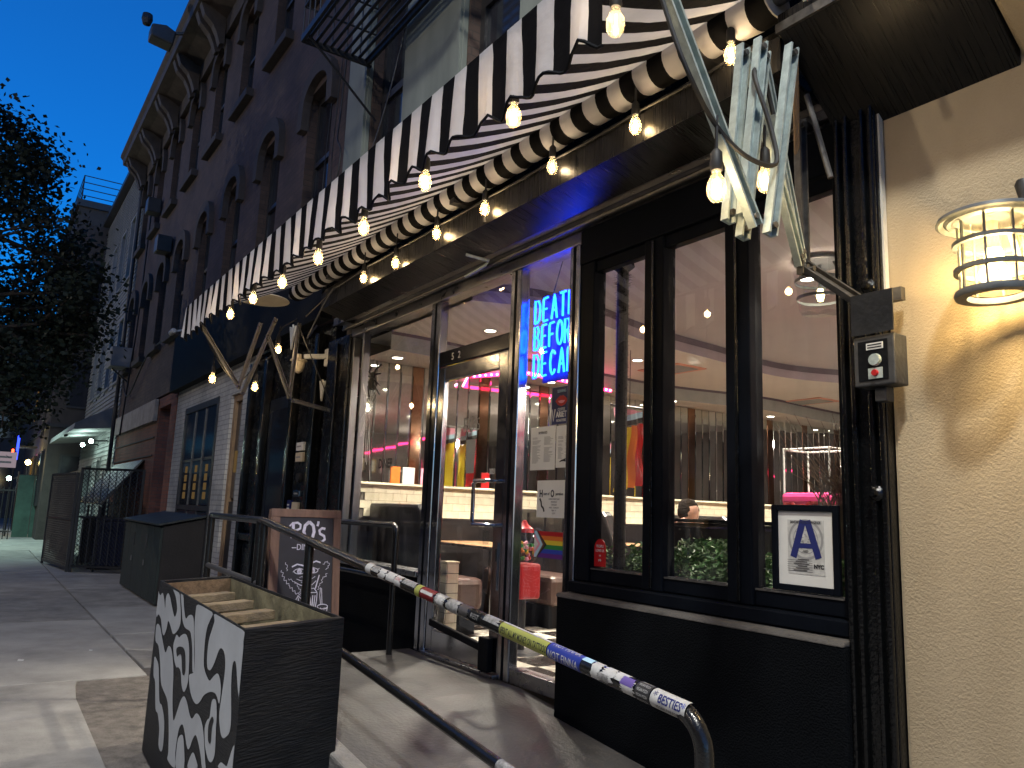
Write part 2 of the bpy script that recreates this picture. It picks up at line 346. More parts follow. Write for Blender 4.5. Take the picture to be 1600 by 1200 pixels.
def tag(o, label, cat, group=None, kind=None):
    if label: o['label'] = label
    if cat: o['category'] = cat
    if group: o['group'] = group
    if kind: o['kind'] = kind
    return o
def thing(name, label, cat, loc=(0, 0, 0), group=None):
    o = bpy.data.objects.new(name, None); COL.objects.link(o); o.location = loc; o.empty_display_size = .1
    return tag(o, label, cat, group)
def struct(o): o['kind'] = 'structure'; return o
def one(name, m, parent, *b, bev=0.):
    return MB().box(*b).build(name, m, parent, bev)
def copy_tree(o, parent=None, label=None):
    c = o.copy(); COL.objects.link(c)
    if parent is not None: c.parent = parent
    if label: c['label'] = label
    for ch in list(o.children): copy_tree(ch, c)
    return c
def share(name, me, parent, loc, rot=None):
    """a piece that shares its mesh: mesh local coordinates about loc"""
    o = bpy.data.objects.new(name, me); COL.objects.link(o); o.location = loc
    if rot: o.rotation_euler = rot
    if parent is not None: adopt(o, parent)
    return o
def text_mesh(s, size, ext=.0006, font_scale=(1, 1), shear=0., align='CENTER', space=1., bold=0.):
    cu = bpy.data.curves.new('t', 'FONT'); cu.body = s; cu.size = size; cu.extrude = ext; cu.align_x = align; cu.shear = shear; cu.space_character = space; cu.resolution_u = 3
    cu.offset = bold
    ob = bpy.data.objects.new('t', cu); COL.objects.link(ob); bpy.context.view_layer.update()
    me = bpy.data.meshes.new_from_object(ob.evaluated_get(bpy.context.evaluated_depsgraph_get()))
    vs = [Vector((v.co.x*font_scale[0], v.co.y*font_scale[1], v.co.z)) for v in me.vertices]; fs = [tuple(p.vertices) for p in me.polygons]
    bpy.data.objects.remove(ob); bpy.data.curves.remove(cu); bpy.data.meshes.remove(me)
    return vs, fs
def text(name, s, size, m, parent, o, ex, ey, **k):
    vs, fs = text_mesh(s, size, **k); o, ex, ey = Vector(o), Vector(ex), Vector(ey); ez = ex.cross(ey)
    b = MB(); b.add([o+ex*v.x+ey*v.y+ez*v.z for v in vs], fs)
    return b.build(name, m, parent, recalc=False)
def point(name, loc, power, col, parent=None, r=.03):
    l = bpy.data.lights.new(name, 'POINT'); l.energy = power; l.color = col; l.shadow_soft_size = r
    o = bpy.data.objects.new(name, l); COL.objects.link(o); o.location = loc
    if parent is not None: adopt(o, parent)
    return o
def spot(name, loc, power, col, parent=None, ang=110, r=.05, d=(0, 0, -1), blend=.6):
    l = bpy.data.lights.new(name, 'SPOT'); l.energy = power; l.color = col; l.shadow_soft_size = r; l.spot_size = R(ang); l.spot_blend = blend
    o = bpy.data.objects.new(name, l); COL.objects.link(o); o.location = loc; o.rotation_euler = Vector(d).to_track_quat('-Z', 'Y').to_euler()
    if parent is not None: adopt(o, parent)
    return o
def holes_wall(name, m, parent, x0, x1, z0, z1, y0, y1, holes):
    """wall slab between y0 and y1 with rectangular openings (hx0,hx1,hz0,hz1)"""
    b = MB(); xs = sorted({x0, x1, *[h[0] for h in holes], *[h[1] for h in holes]}); xs = [x for x in xs if x0 <= x <= x1]
    for i in range(len(xs)-1):
        a, c = xs[i], xs[i+1]; mid = (a+c)/2; cuts = sorted([(h[2], h[3]) for h in holes if h[0] < mid < h[1]]); z = z0
        for lo, hi in cuts:
            if lo > z+1e-4: b.box(a, c, y0, y1, z, lo)
            z = max(z, hi)
        if z < z1-1e-4: b.box(a, c, y0, y1, z, z1)
    me_o = b.build(name, m, parent)
    bm = bmesh.new(); bm.from_mesh(me_o.data); bmesh.ops.remove_doubles(bm, verts=bm.verts, dist=1e-5)
    seen = {}
    for f in bm.faces: seen.setdefault(frozenset(v.index for v in f.verts), []).append(f)
    kill = [f for fl in seen.values() if len(fl) > 1 for f in fl]
    bmesh.ops.delete(bm, geom=kill, context='FACES_ONLY'); bmesh.ops.recalc_face_normals(bm, faces=bm.faces); bm.to_mesh(me_o.data); bm.free()
    return me_o
# ================================================================== ground
g = MB().face([(-300, -300, -.165), (300, -300, -.165), (300, 300, -.165), (-300, 300, -.165)]).build('ground', 'dirt', recalc=False); struct(g)
rd = MB().face([(-200, -15, -.15), (60, -15, -.15), (60, -5.6, -.15), (-200, -5.6, -.15)]).build('road', 'asphalt', recalc=False); struct(rd)
kb = MB().box(-80, 12, -5.62, -5.47, -.16, 0).build('kerb', 'concrete2', bev=.012); struct(kb)
soil = MB().box(-7.9, 8, -2.2, -1.37, -.16, -.014).box(-80, 8, -5.46, -2.2, -.16, -.03).box(-26, -7.9, -2.2, -.02, -.16, -.03).box(-80, -26, -2.2, 3, -.16, -.03).build('soil_bed', 'dirt'); struct(soil)
walk = bpy.data.objects.new('pavement', None); COL.objects.link(walk); struct(walk)
xs = [8, 4.4, .9, -2.7, -6.0-1.55, -11.1, -14.6, -18.1, -21.6, -25.1]
cm = ['concrete', 'concrete3', 'concrete2']
def slab(x0, x1, y0, y1, m, cut=None, top=0.):
    pr = [(x0+.007, y0+.007), (x1-.007, y0+.007), (x1-.007, y1-.007), (x0+.007, y1-.007)] if cut is None else cut
    MB().prism(pr, (0, 0, top-.1), (1, 0, 0), (0, 1, 0), (0, 0, .1)).build('paving_slab', m, walk, bev=.006)
for i in range(len(xs)-1):
    a, b = xs[i+1], xs[i]
    y1 = -2.09 if a > -7.6 else -1.46
    if abs(a+7.55) < .01:
        slab(a, b, -3.78, y1, 'concrete', cut=[(a+.01, -3.77), (b-.007, -3.77), (b-.007, -2.12), (-5.4, -2.09), (-6.9, -2.07), (-7.35, -2.03), (a+.01, -2.0)])
    else: slab(a, b, -3.78, y1, cm[i % 3], top=rnd.uniform(-.004, .003))
    slab(a, b, -5.46, -3.79, cm[(i+1) % 3], top=rnd.uniform(-.004, .003))
# inner row beside the buildings, first slab broken in two
slab(0, 0, 0, 0, 'concrete3', cut=[(-9.85, -1.44), (-8.9, -1.44), (-8.62, -1.05), (-8.75, -.6), (-8.5, -.05), (-9.85, -.05)])
slab(0, 0, 0, 0, 'concrete2', cut=[(-8.87, -1.44), (-7.92, -1.43), (-7.78, -1.2), (-7.86, -.7), (-7.82, -.05), (-8.48, -.05), (-8.73, -.6), (-8.6, -1.05)], top=-.006)
xi = [-9.86, -12.2, -14.8, -17.4, -20.1, -22.7, -25.1]
for i in range(len(xi)-1): slab(xi[i+1], xi[i], -1.45, -.04, cm[(i+1) % 3], top=rnd.uniform(-.006, .002))
for i in range(6): slab(-25.1-3.6*(i+1), -25.1-3.6*i, -4.0, -.5, cm[i % 3])
# litter on the pavement
for i, (x, y, s) in enumerate(((-28.5, -2.05, .16), (-13.9, -2.55, .05), (-8.6, -2.35, .05), (-8.9, -1.75, .03))):
    MB().prism([(-s, -s*.4), (s*.7, -s*.6), (s, s*.3), (-s*.2, s*.5)], (x, y, .003), (1, 0, 0), (0, 1, 0), (0, 0, .004)).build('litter', 'paper')
for o, l in zip([o for o in bpy.data.objects if o.name.startswith('litter')], ('flattened white wrapper on the bright far pavement', 'dark speck of litter on the pavement beyond the planter', 'small scrap of litter by the slab joint', 'tiny scrap of litter beside the cracked slab')): tag(o, l, 'litter')

# ramp and landing
RZ = lambda x: .46 if x < -4.0 else .46-.098*(x+4.0)
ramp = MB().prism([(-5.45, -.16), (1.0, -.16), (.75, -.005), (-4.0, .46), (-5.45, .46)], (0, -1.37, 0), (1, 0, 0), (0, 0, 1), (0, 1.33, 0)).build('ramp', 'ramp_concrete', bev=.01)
tag(ramp, 'worn grey concrete ramp with landing up to the glass door', 'ramp')
MB().prism([(-5.45, -.16), (1.0, -.16), (.75, .02), (-4.0, .485), (-5.45, .485)], (0, -1.47, 0), (1, 0, 0), (0, 0, 1), (0, .097, 0)).build('kerb_edge', 'concrete2', ramp, bev=.012)
dr = thing('floor_drain', 'small round black drain set in the ramp beside the black wall', 'drain', (-2.7, -.52, RZ(-2.7)))
zz = RZ(-2.7)+.004
MB().lathe((-2.7, -.52, zz), [(0, .004), (.058, .004), (.066, 0)], 24).build('grate', 'iron', dr)
for k in range(-3, 4):
    hw = math.sqrt(.05**2-(k*.014)**2); MB().box(-2.7-hw, -2.7+hw, -.52+k*.014-.003, -.52+k*.014+.003, zz+.004, zz+.008).build('slot', 'galv_dull', dr)
# basement stairwell beside the landing
pit = thing('basement_stairwell', 'dark stairwell opening beside the ramp landing behind the rails', 'stairwell', (-6.5, -.7, -.16))
one('side_wall', 'black_matte', pit, -7.85, -5.46, -1.37, -1.30, -.16, .12, bev=.005)
one('end_wall', 'black_matte', pit, -7.85, -7.75, -1.29, -.05, -.16, .10)
for i in range(5): one('step', 'concrete2', pit, -7.7+.36*i, -7.36+.36*i, -1.28, -.08, -.16, .02-.03*i)

# ================================================================== tenement building above and beside the diner
tb = thing('tenement_building', 'dark brick tenement with arched windows and bracketed cornice above the diner', 'building', (-10, 0, 0))
WX0, WX1 = -22.4, 7.
win2 = [(-8.62-1.9*i) for i in range(8)]
holes = []
for c in win2:
    for z0, z1 in ((4.75, 6.55), (8.0, 9.75)): holes.append((c-.42, c+.42, z0, z1))
holes += [(-7.02, -6.22, 4.4, 6.9), (-5.08, -4.3, 4.4, 6.9), (-7.02, -6.22, 7.7, 9.7), (-5.08, -4.3, 7.7, 9.7), (-3.1, -2.3, 4.4, 6.9)]
holes_wall('wall', 'brick', tb, WX0, WX1, 3.55, 10.5, 0, .35, holes)
def arched(c, z0, z1, n=10):
    wd = .42; spring = z1-.22
    wnd = MB().box(c-wd, c-wd+.06, .12, .2, z0, z1).box(c+wd-.06, c+wd, .12, .2, z0, z1).box(c-wd+.06, c+wd-.06, .12, .2, z0, z0+.08).box(c-wd+.06, c+wd-.06, .12, .2, z1-.08, z1).box(c-wd+.06, c+wd-.06, .11, .19, (z0+z1)/2-.03, (z0+z1)/2+.03).build('window', 'frame_dark', tb)
    one('pane', 'window_dark', wnd, c-wd+.06, c+wd-.06, .16, .17, (z0+z1)/2+.03, z1-.08)
    one('pane', 'window_dark', wnd, c-wd+.06, c+wd-.06, .145, .155, z0+.08, (z0+z1)/2-.03)
    # segmental hood mould with dropped ends and filled head
    out, inn = [], []
    for k in range(n+1):
        a = math.pi*k/n; out.append((c+math.cos(a)*(wd+.16), spring+.02+math.sin(a)*.50)); inn.append((c+math.cos(a)*(wd-.02), spring+.06+math.sin(a)*.26))
    MB().prism([(c+wd+.16, spring-.22)]+out+[(c-wd-.16, spring-.22), (c-wd, spring-.22)]+inn[::-1]+[(c+wd, spring-.22)], (0, -.09, 0), (1, 0, 0), (0, 0, 1), (0, .1, 0)).build('lintel', 'brownstone', wnd)
    MB().box(c-wd-.12, c+wd+.12, -.12, .02, z0-.14, z0-.003).build('sill', 'brownstone', wnd, bev=.01)
for c in win2:
    arched(c, 4.75, 6.55); arched(c, 8.0, 9.75)
for (a, b, z0, z1) in holes[-5:]:
    wnd = MB().box(a, a+.07, .1, .2, z0, z1).box(b-.07, b, .1, .2, z0, z1).box(a+.07, b-.07, .1, .2, z1-.09, z1).box(a+.07, b-.07, .1, .2, (z0+z1)/2-.04, (z0+z1)/2+.04).build('window', 'frame_dark', tb)
    one('pane', 'window_dark', wnd, a+.07, b-.07, .15, .16, (z0+z1)/2+.04, z1-.09); one('pane', 'window_dark', wnd, a+.07, b-.07, .13, .14, z0, (z0+z1)/2-.04)
# painted panels between the windows over the diner
for a, b, z0, z1 in ((-7.6, -7.04, 3.75, 7.6), (-6.2, -5.1, 3.75, 7.6), (-4.28, -3.12, 3.75, 7.6), (-2.28, -1.2, 3.75, 7.6)):
    p = MB().box(a, b, -.05, -.001, z0, z1).build('cladding_panel', 'green_panel', tb, bev=.006)
    MB().box(b-.05, b-.012, -.075, -.051, z0+.01, z1-.01).build('cover_strip', 'green_panel', p)
# cornice with paired brackets
cor = MB().prism([(0, 9.95), (-.10, 9.95), (-.12, 10.25), (-.42, 10.38), (-.62, 10.42), (-.64, 10.55), (-.70, 10.62), (-.70, 10.7), (0, 10.75)], (-22.6, 0, 0), (0, 1, 0), (0, 0, 1), (24, 0, 0)).build('cornice', 'cornice', tb)
for i in range(9):
    for dx in (-.16, .16):
        x = -22.1+i*2.0+dx
        MB().prism([(-.122, 9.75), (-.2, 9.72), (-.26, 9.9), (-.34, 10.05), (-.5, 10.2), (-.58, 10.40), (-.122, 10.40)], (x-.08, 0, 0), (0, 1, 0), (0, 0, 1), (.16, 0, 0)).build('bracket', 'cornice', cor)
# fire escape over the diner
fe = thing('fire_escape', 'black iron fire escape balcony with slatted floor above the awning', 'fire escape', (-5.6, -.45, 6))
fx0, fx1 = -7.0, -4.2
MB().bar((fx0, -.78, 6.0), (fx1, -.78, 6.0), .03, .07).bar((fx0, -.1, 6.0), (fx1, -.1, 6.0), .03, .07).bar((fx0, -.78, 6.0), (fx0, -.05, 6.0), .03, .06).bar((fx1, -.78, 6.0), (fx1, -.05, 6.0), .03, .06).build('floor_frame', 'iron', fe)
for k in range(9): MB().bar((fx0, -.72+.075*k, 6.02), (fx1, -.72+.075*k, 6.02), .03, .012).build('slat', 'iron', fe)
for z in (6.35, 6.65, 6.95):
    MB().tube([(fx0, -.02, z), (fx0, -.78, z), (fx1, -.78, z), (fx1, -.02, z)], .012, 6).build('rail', 'iron', fe)
for k in range(19):
    x = fx0+(fx1-fx0)*k/18; MB().tube([(x, -.78, 6.0), (x, -.78, 6.95)], .008, 6).build('baluster', 'iron', fe)
for k in range(1, 5): MB().tube([(fx0, -.78+.15*k, 6.0), (fx0, -.78+.15*k, 6.95)], .008, 6).build('baluster', 'iron', fe)
for x in (fx0+.1, fx1-.1): MB().tube([(x, -.75, 6.0), (x, 0, 5.35)], .014, 6).build('strut', 'iron', fe)
# loose cables down the front
def cable(name, label, pts, r=.006, m='rubber', parent=None):
    P = [Vector(p) for p in pts]; out = []
    for i in range(len(P)-1):
        p0, p1, p2, p3 = P[max(i-1, 0)], P[i], P[i+1], P[min(i+2, len(P)-1)]
        for k in range(6):
            t = k/6; out.append(.5*((2*p1)+(p2-p0)*t+(2*p0-5*p1+4*p2-p3)*t*t+(3*p1-p0-3*p2+p3)*t**3))
    out.append(P[-1]); o = MB().tube(out, r, 6).build(name, m, parent, smooth=True)
    if parent is None: tag(o, label, 'cable')
    return o
cable('cable', 'black cable looping down the facade beside the fire escape', [(-7.72, -.05, 6.6), (-7.75, -.06, 5.8), (-7.68, -.1, 5.45), (-7.45, -.14, 5.2), (-7.5, -.14, 4.9), (-7.75, -.1, 4.95), (-7.8, -.06, 4.6), (-7.78, -.05, 3.9)], .008)
cable('cable', 'thin cable hanging straight beside the looped one on the facade', [(-7.9, -.03, 6.6), (-7.95, -.05, 5.3), (-7.88, -.04, 4.6), (-7.92, -.03, 3.8)], .006)
cable('cable', 'pale cord slanting across the dark window under the fire escape', [(-6.2, -.06, 6.0), (-6.5, -.08, 5.3), (-7.0, -.06, 4.75)], .007, 'galv_dull')
cable('cable', 'long thin cable down the brick between arched windows', [(-8.1, -.04, 6.3), (-8.2, -.04, 5.2), (-8.15, -.04, 4.2)], .005)
cable('cable', 'vertical cable on the far brick wall near the white siding', [(-20.6, -.06, 9.6), (-20.7, -.06, 6.0), (-20.9, -.08, 4.6), (-21.2, -.1, 3.0)], .02)
cable('cable', 'drooping cable crossing the far brick wall above the white band', [(-21.9, -.1, 4.6), (-20.5, -.12, 3.9), (-18.5, -.1, 4.6), (-16.5, -.08, 4.7)], .015)
# floodlight under the cornice
fl = thing('floodlight', 'grey floodlight fixture hanging off the cornice against the sky', 'floodlight', (-15.2, -.75, 10.3))
MB().bar((-15.2, -.62, 10.45), (-15.2, -1.0, 10.3), .05, .05).build('arm', 'galv_dull', fl)
MB().prism([(-.2, -.1), (.2, -.16), (.24, .12), (.05, .2), (-.2, .14)], (-15.35, -1.0, 10.2), (0, 1, 0), (0, 0, 1), (.35, 0, 0)).build('housing', 'box_gray', fl, bev=.03)
MB().lathe((-15.1, -1.28, 10.42), [(0, .12), (.09, .1), (.1, 0), (.07, -.1), (0, -.12)], 14).build('sensor', 'iron', fl)
for c, zc, dx in ((-17.6, 6.9, 0), (-19.6, 8.4, .1)):
    bx_ = thing('wall_speaker', 'small dark box fixed to the brick wall %s' % ('below the cornice end' if dx else 'between upper windows'), 'wall box', (c, -.1, zc))
    MB().box(c-.18, c+.18, -.32, -.02, zc-.18, zc+.18).build('case', 'frame_dark', bx_, bev=.02); MB().bar((c, -.02, zc), (c, .02, zc), .08, .08).build('bracket', 'iron', bx_)

# ================================================================== ground floor next door: white brick, dark fascia, panelled entrance
nb = thing('white_brick_shop', 'white painted brick ground floor with dark fascia left of the diner', 'shopfront', (-11.5, 0, 0))
holes_wall('wall', 'brick_white', nb, -15.05, -10.35, -.1, 3.55, -.02, .3, [(-14.25, -12.0, .3, 3.05), (-11.35, -10.75, .2, 3.0)])
one('fascia', 'black_matte', nb, -15.2, -7.62, -.16, -.025, 3.42, 4.45, bev=.01)
wn_ = MB().box(-14.25, -14.15, -.035, .12, .3, 3.05).box(-12.1, -12.0, -.035, .12, .3, 3.05).box(-14.15, -12.1, -.035, .12, 2.95, 3.05).box(-14.15, -12.1, -.035, .12, 1.34, 1.42).build('window', 'frame_dark', nb)
for k in range(3):
    a = -14.15+k*.683
    one('pane', 'window_dark', wn_, a+.02, a+.66, -.015, -.009, 1.43, 2.94); one('panel', 'door_dark', wn_, a+.02, a+.66, -.02, .08, .31, 1.33, bev=.01)
    if k: one('mullion', 'galv_dull', wn_, a-.018, a+.018, -.03, .1, .32, 2.94)
    one('muntin', 'frame_dark', wn_, a+.02, a+.66, -.022, -.016, 2.12, 2.16)
    for j, z in enumerate((1.52, 1.66, 1.80, 1.94)): one('painted_glow', 'pane_glow', wn_, a+.24+.01*j, a+.44, -.0168, -.0158, z, z+.11)  # warm reflections and room glow painted on the pane as emissive strips
one('backing', 'wall_black', nb, -14.3, -10.4, .3, .34, -.1, 3.4)
dn = MB().box(-11.35, -11.25, .02, .14, .2, 3.0).box(-10.85, -10.75, .02, .14, .2, 3.0).box(-11.25, -10.85, .02, .14, 2.9, 3.0).build('window', 'wood_trim', nb)
one('pane', 'window_dark', dn, -11.25, -10.85, .06, .07, 1.55, 2.9); one('panel', 'door_dark', dn, -11.25, -10.85, .05, .08, .2, 1.5)
one('painted_glow', 'pane_glow', dn, -11.16, -11.04, .045, .055, 1.9, 2.2)  # warm glow painted in front of this pane too
# panelled black entrance
en = thing('black_entrance', 'black panelled entrance bay with intercom plates beside the diner glass', 'entrance', (-9, 0, 0))
one('wall', 'black_paint', en, -10.33, -7.6, .02, .3, -.1, 3.42)
def panelled(a, b, z0, z1, y=.02, name='panel'):
    p = one(name, 'black_paint', en, a, b, y-.025, y-.001, z0, z1, bev=.006)
    q = MB().box(a+.06, b-.06, y-.04, y-.026, z0+.06, z1-.06).build('raised_field', 'black_paint', p, bev=.01)
for a, b in ((-10.2, -9.75), (-8.5, -7.95)):
    panelled(a, b, .25, 1.0); panelled(a, b, 1.15, 3.2)
one('ledge', 'black_paint', en, -10.3, -9.62, -.07, .018, 1.03, 1.12, bev=.01); one('ledge', 'black_paint', en, -8.6, -7.85, -.07, .018, 1.03, 1.12, bev=.01)
for x in (-10.3, -9.66, -8.62, -7.9):
    MB().box(x, x+.09, -.09, .015, .02, 3.3).build('pilaster', 'black_gloss', en, bev=.012)
d_ = one('door', 'door_dark', en, -9.55, -8.68, -.005, .018, .05, 2.75, bev=.006)
MB().box(-9.45, -8.78, -.02, -.006, 1.2, 2.6).build('door_pane', 'window_dark', d_); MB().tube([(-8.8, -.03, 1.0), (-8.8, -.06, 1.03), (-8.8, -.06, 1.2), (-8.8, -.03, 1.23)], .01, 8).build('handle', 'chrome', d_)
ip = thing('intercom', 'pale intercom and notice plates on the black panel by the entrance', 'intercom', (-8.2, -.04, 1.6))
for x0, x1, z0, z1, m in ((-8.33, -8.12, 2.07, 2.16, 'paper'), (-8.33, -8.12, 1.95, 2.05, 'cream_plastic'), (-8.31, -8.12, 1.58, 1.64, 'chrome'), (-8.33, -8.15, 1.36, 1.52, 'cream_plastic')):
    p = one('plate', m, ip, x0, x1, -.055, -.024, z0, z1, bev=.004); one('print_line', 'ink_grey', p, x0+.03, x1-.05, -.058, -.056, (z0+z1)/2-.008, (z0+z1)/2+.008)
pk = one('display', 'blue_poster', ip, -8.47, -8.36, -.06, -.024, 1.37, 1.54, bev=.004); pk['label'] = 'blue lit card plate'
for k in range(3): one('print_line', 'paper', pk, -8.45, -8.38, -.063, -.061, 1.41+.035*k, 1.425+.035*k)
MB().lathe((-8.22, -.024, 1.78), [(0, -.03), (.05, -.03), (.055, 0)], 16, 'y').build('bell_push', 'rubber', ip)
# jelly-jar lamp (unlit) on the corner
jl = thing('security_lamp', 'cream dome security lamp on a white bracket at the diner corner', 'lamp', (-7.7, -.3, 2.85))
MB().bar((-7.62, -.04, 3.02), (-7.72, -.26, 3.0), .05, .05).build('bracket', 'white_paint', jl, bev=.01)
MB().lathe((-7.75, -.3, 2.92), [(0, .11), (.028, .105), (.03, .055), (.085, .045), (.088, .033), (.068, .028), (.064, -.017), (.045, -.07), (.017, -.09), (0, -.095)], 22).build('globe', 'cream_plastic', jl, smooth=True)
MB().box(-7.68, -7.58, -.06, -.02, 2.92, 3.1).build('wall_plate', 'white_paint', jl, bev=.01)
for z, s in ((3.34, .1), (2.68, .08)):
    st = MB().prism([(-s, s*1.2), (-.2*s, .9*s), (0, 1.3*s), (.3*s, .8*s), (s, s), (.45*s, -.2*s), (0, -1.6*s), (-.5*s, -.1*s)], (-7.66-(z > 3)*.7, -.05-(z > 3)*.13, z), (1, 0, 0), (0, 0, 1), (0, -.02, 0)).build('painted_glint', 'white_paint', bev=.003)  # glints of the glossy brackets put in as white painted shapes
    tag(st, 'painted white leaf shaped glint %s' % ('at the left end of the shutter hood' if z > 3 else 'under the cream dome lamp'), 'glint')
ds = thing('dish_lamp', 'white enamel dish lamp shade glowing behind the string lights at the fascia', 'lamp', (-8.19, -.6, 3.65))
MB().lathe((-8.19, -.6, 3.65), [(0, .05), (.06, .045), (.27, 0), (.28, -.012), (.26, -.008), (.06, .03), (0, .034)], 30).build('shade', 'cream_plastic', ds, smooth=True)
MB().tube([(-8.19, -.6, 3.70), (-8.19, -.55, 3.9), (-8.19, -.35, 3.95), (-8.19, -.16, 3.9)], .012, 8).build('arm', 'iron', ds)
sc_ = thing('security_camera', 'small white security camera on the brick left of the dark fascia', 'camera', (-15.3, -.2, 4.6))
MB().lathe((-15.4, -.18, 4.6), [(0, -.14), (.05, -.13), (.055, .1), (.04, .14), (0, .15)], 14, 'x').build('body', 'white_paint', sc_, smooth=True); MB().bar((-15.35, -.16, 4.6), (-15.3, .02, 4.66), .03, .03).build('bracket', 'white_paint', sc_)

# ================================================================== far part of the tenement ground floor
fg = thing('brick_shop', 'red brick ground floor with pale stone band and dark passage beyond white brick', 'shopfront', (-19, 0, 0))
holes_wall('wall', 'brick_red', fg, -22.35, -15.25, -.1, 3.5, 0, .35, [(-16.9, -15.75, -.1, 3.3)])
one('stone_band', 'band_stone', fg, -22.3, -17.0, -.08, -.003, 3.05, 3.5, bev=.01)
for z in (2.35, 2.72): one('band_joint', 'brownstone', fg, -22.2, -17.1, -.022, -.004, z, z+.03)
one('passage_back', 'wall_black', fg, -17.0, -15.6, 1.2, 1.25, -.1, 3.4); one('passage_side', 'wall_black', fg, -16.97, -16.92, .36, 1.19, -.1, 3.4)
MB().prism([(-.01, 2.3), (-.05, 2.3), (-.75, 1.35), (-.70, 1.33)], (-21.9, 0, 0), (0, 1, 0), (0, 0, 1), (4.0, 0, 0)).build('awning_tarp', 'tarp', fg)
for x in (-21.8, -19.9, -18.0): MB().bar((x, -.72, 1.3), (x, -.72, 0), .04, .04).build('tarp_post', 'iron', fg)
acu = thing('air_conditioner', 'grey window air conditioner jutting from the brick wall near white siding', 'air conditioner', (-21.7, -.3, 4.9))
MB().box(-22.0, -21.3, -.48, -.02, 4.72, 5.22).build('case', 'siding', acu, bev=.015)
for k in range(6): MB().box(-21.96, -21.34, -.487, -.481, 4.78+.07*k, 4.82+.07*k).build('louvre', 'ink_grey', acu)
MB().bar((-21.65, -.4, 4.70), (-21.65, -.01, 4.4), .04, .04).build('bracket', 'iron', acu)

# ================================================================== siding house, corner block, far street
sh = thing('siding_house', 'grey clapboard house with dark windows beyond the brick tenement', 'house', (-27, 0, 0))
hw_ = []
for z0, z1 in ((4.6, 6.5), (7.6, 9.5)):
    for i in range(4): hw_.append((-24.3-1.75*i, -23.4-1.75*i, z0, z1))
hw_ += [(-25.6, -24.9, .2, 2.6), (-28.3, -26.6, .9, 2.5)]
holes_wall('wall', 'siding', sh, -30.5, -22.45, -.1, 11.1, .02, .4, hw_)
b = MB()
for k in range(88):
    z = k*.125
    segs = [(-30.5, -22.45)]
    for h in hw_:
        if h[2]-.05 < z+.06 < h[3]+.05:
            ns = []
            for s0, s1 in segs:
                if h[1] < s0 or h[0] > s1: ns.append((s0, s1)); continue
                if h[0] > s0: ns.append((s0, h[0]-.06))
                if h[1] < s1: ns.append((h[1]+.06, s1))
            segs = ns
    for s0, s1 in segs: b.prism([(-.028, 0), (.018, 0), (.018, .122), (-.004, .122)], (s0, 0, z), (0, 1, 0), (0, 0, 1), (s1-s0, 0, 0))
o = b.build('clapboards', 'siding', sh); o['kind'] = 'stuff'
for h in hw_:
    f_ = MB().box(h[0], h[0]+.07, -.04, .15, h[2], h[3]).box(h[1]-.07, h[1], -.04, .15, h[2], h[3]).box(h[0]+.07, h[1]-.07, -.04, .15, h[3]-.07, h[3]).box(h[0]+.07, h[1]-.07, -.04, .15, h[2], h[2]+.06).build('window', 'siding', sh)
    one('pane', 'window_dark', f_, h[0]+.07, h[1]-.07, .08, .09, h[2]+.06, h[3]-.07)
one('eave', 'frame_dark', sh, -30.6, -22.43, -.2, .4, 11.1, 11.25)
MB().tube([(-22.5, -.1, .1), (-22.5, -.1, 11.0)], .05, 8).build('downpipe', 'frame_dark', sh)
cn = MB().prism([(-.03, 3.9), (-.95, 3.35), (-.98, 3.18), (-.03, 3.3)], (-30.3, 0, 0), (0, 1, 0), (0, 0, 1), (7.6, 0, 0)).build('canopy', 'siding', sh)
cb_ = thing('corner_block', 'dark corner block with a roof deck railing against the sky', 'building', (-34, 2, 0))
one('wall', 'brownstone', cb_, -46, -30.8, -1.0, 8, -.1, 11.75); one('parapet', 'frame_dark', cb_, -46, -30.7, -1.1, 8, 11.751, 12.0)
for z in (3.8, 7.2, 9.6): one('string_course', 'frame_dark', cb_, -45, -30.75, -1.06, 7, z, z+.12)
for j, z in enumerate((1.1, 4.5, 8.0)):
    for i in range(5):
        x = -32.3-2.2*i; w_ = one('window', 'frame_dark', cb_, x-.5, x+.5, -1.08, -1.003, z, z+1.9); one('pane', 'window_amber' if (i*3+j) % 4 == 2 else 'window_dark', w_, x-.42, x+.42, -1.1, -1.085, z+.08, z+1.82)
    for y in (-.6, 1.0, 2.6): w_ = one('window', 'frame_dark', cb_, -30.797, -30.74, y, y+.9, z, z+1.8); one('pane', 'window_dark', w_, -30.737, -30.725, y+.07, y+.83, z+.07, z+1.73)
rl = MB()
for x, y in ((-31, -.95), (-31, .3), (-33.5, -.95), (-31, 1.6)): rl.tube([(x, y, 12.0), (x, y, 13.0)], .025, 6)
for z in (12.25, 12.5, 12.75, 13.0): rl.tube([(-36, -.95, z), (-31, -.95, z), (-31, 1.6, z)], .018, 6)
rl.build('roof_railing', 'iron', cb_)
lad = MB().tube([(-31.3, -1.15, 3.5), (-31.3, -1.15, 12)], .03, 6).tube([(-32.0, -1.15, 3.5), (-32.0, -1.15, 12)], .03, 6)
for k in range(22): lad.tube([(-31.3, -1.15, 3.7+.38*k), (-32, -1.15, 3.7+.38*k)], .02, 6)
lad.build('wall_ladder', 'iron', cb_)
def lamp(name, label, loc, m, power, col, r=.07, cat='lamp', back=.2):
    t = thing(name, label, cat, loc); x, y, z = loc
    MB().lathe((x, y, z), [(0, r), (r*.7, r*.7), (r, 0), (r*.7, -r*.7), (0, -r)], 14).build('globe', m, t, smooth=True)
    MB().bar((x, y+r*.6, z+.01), (x, y+back, z+.04), .04, .04).build('bracket', 'iron', t)
    MB().box(x-.08, x+.08, y+back-.02, y+back+.04, z-.08, z+.14).build('wall_plate', 'iron', t)
    point('light', (x, y-.16, z-.02), power, col, t, .06); return t
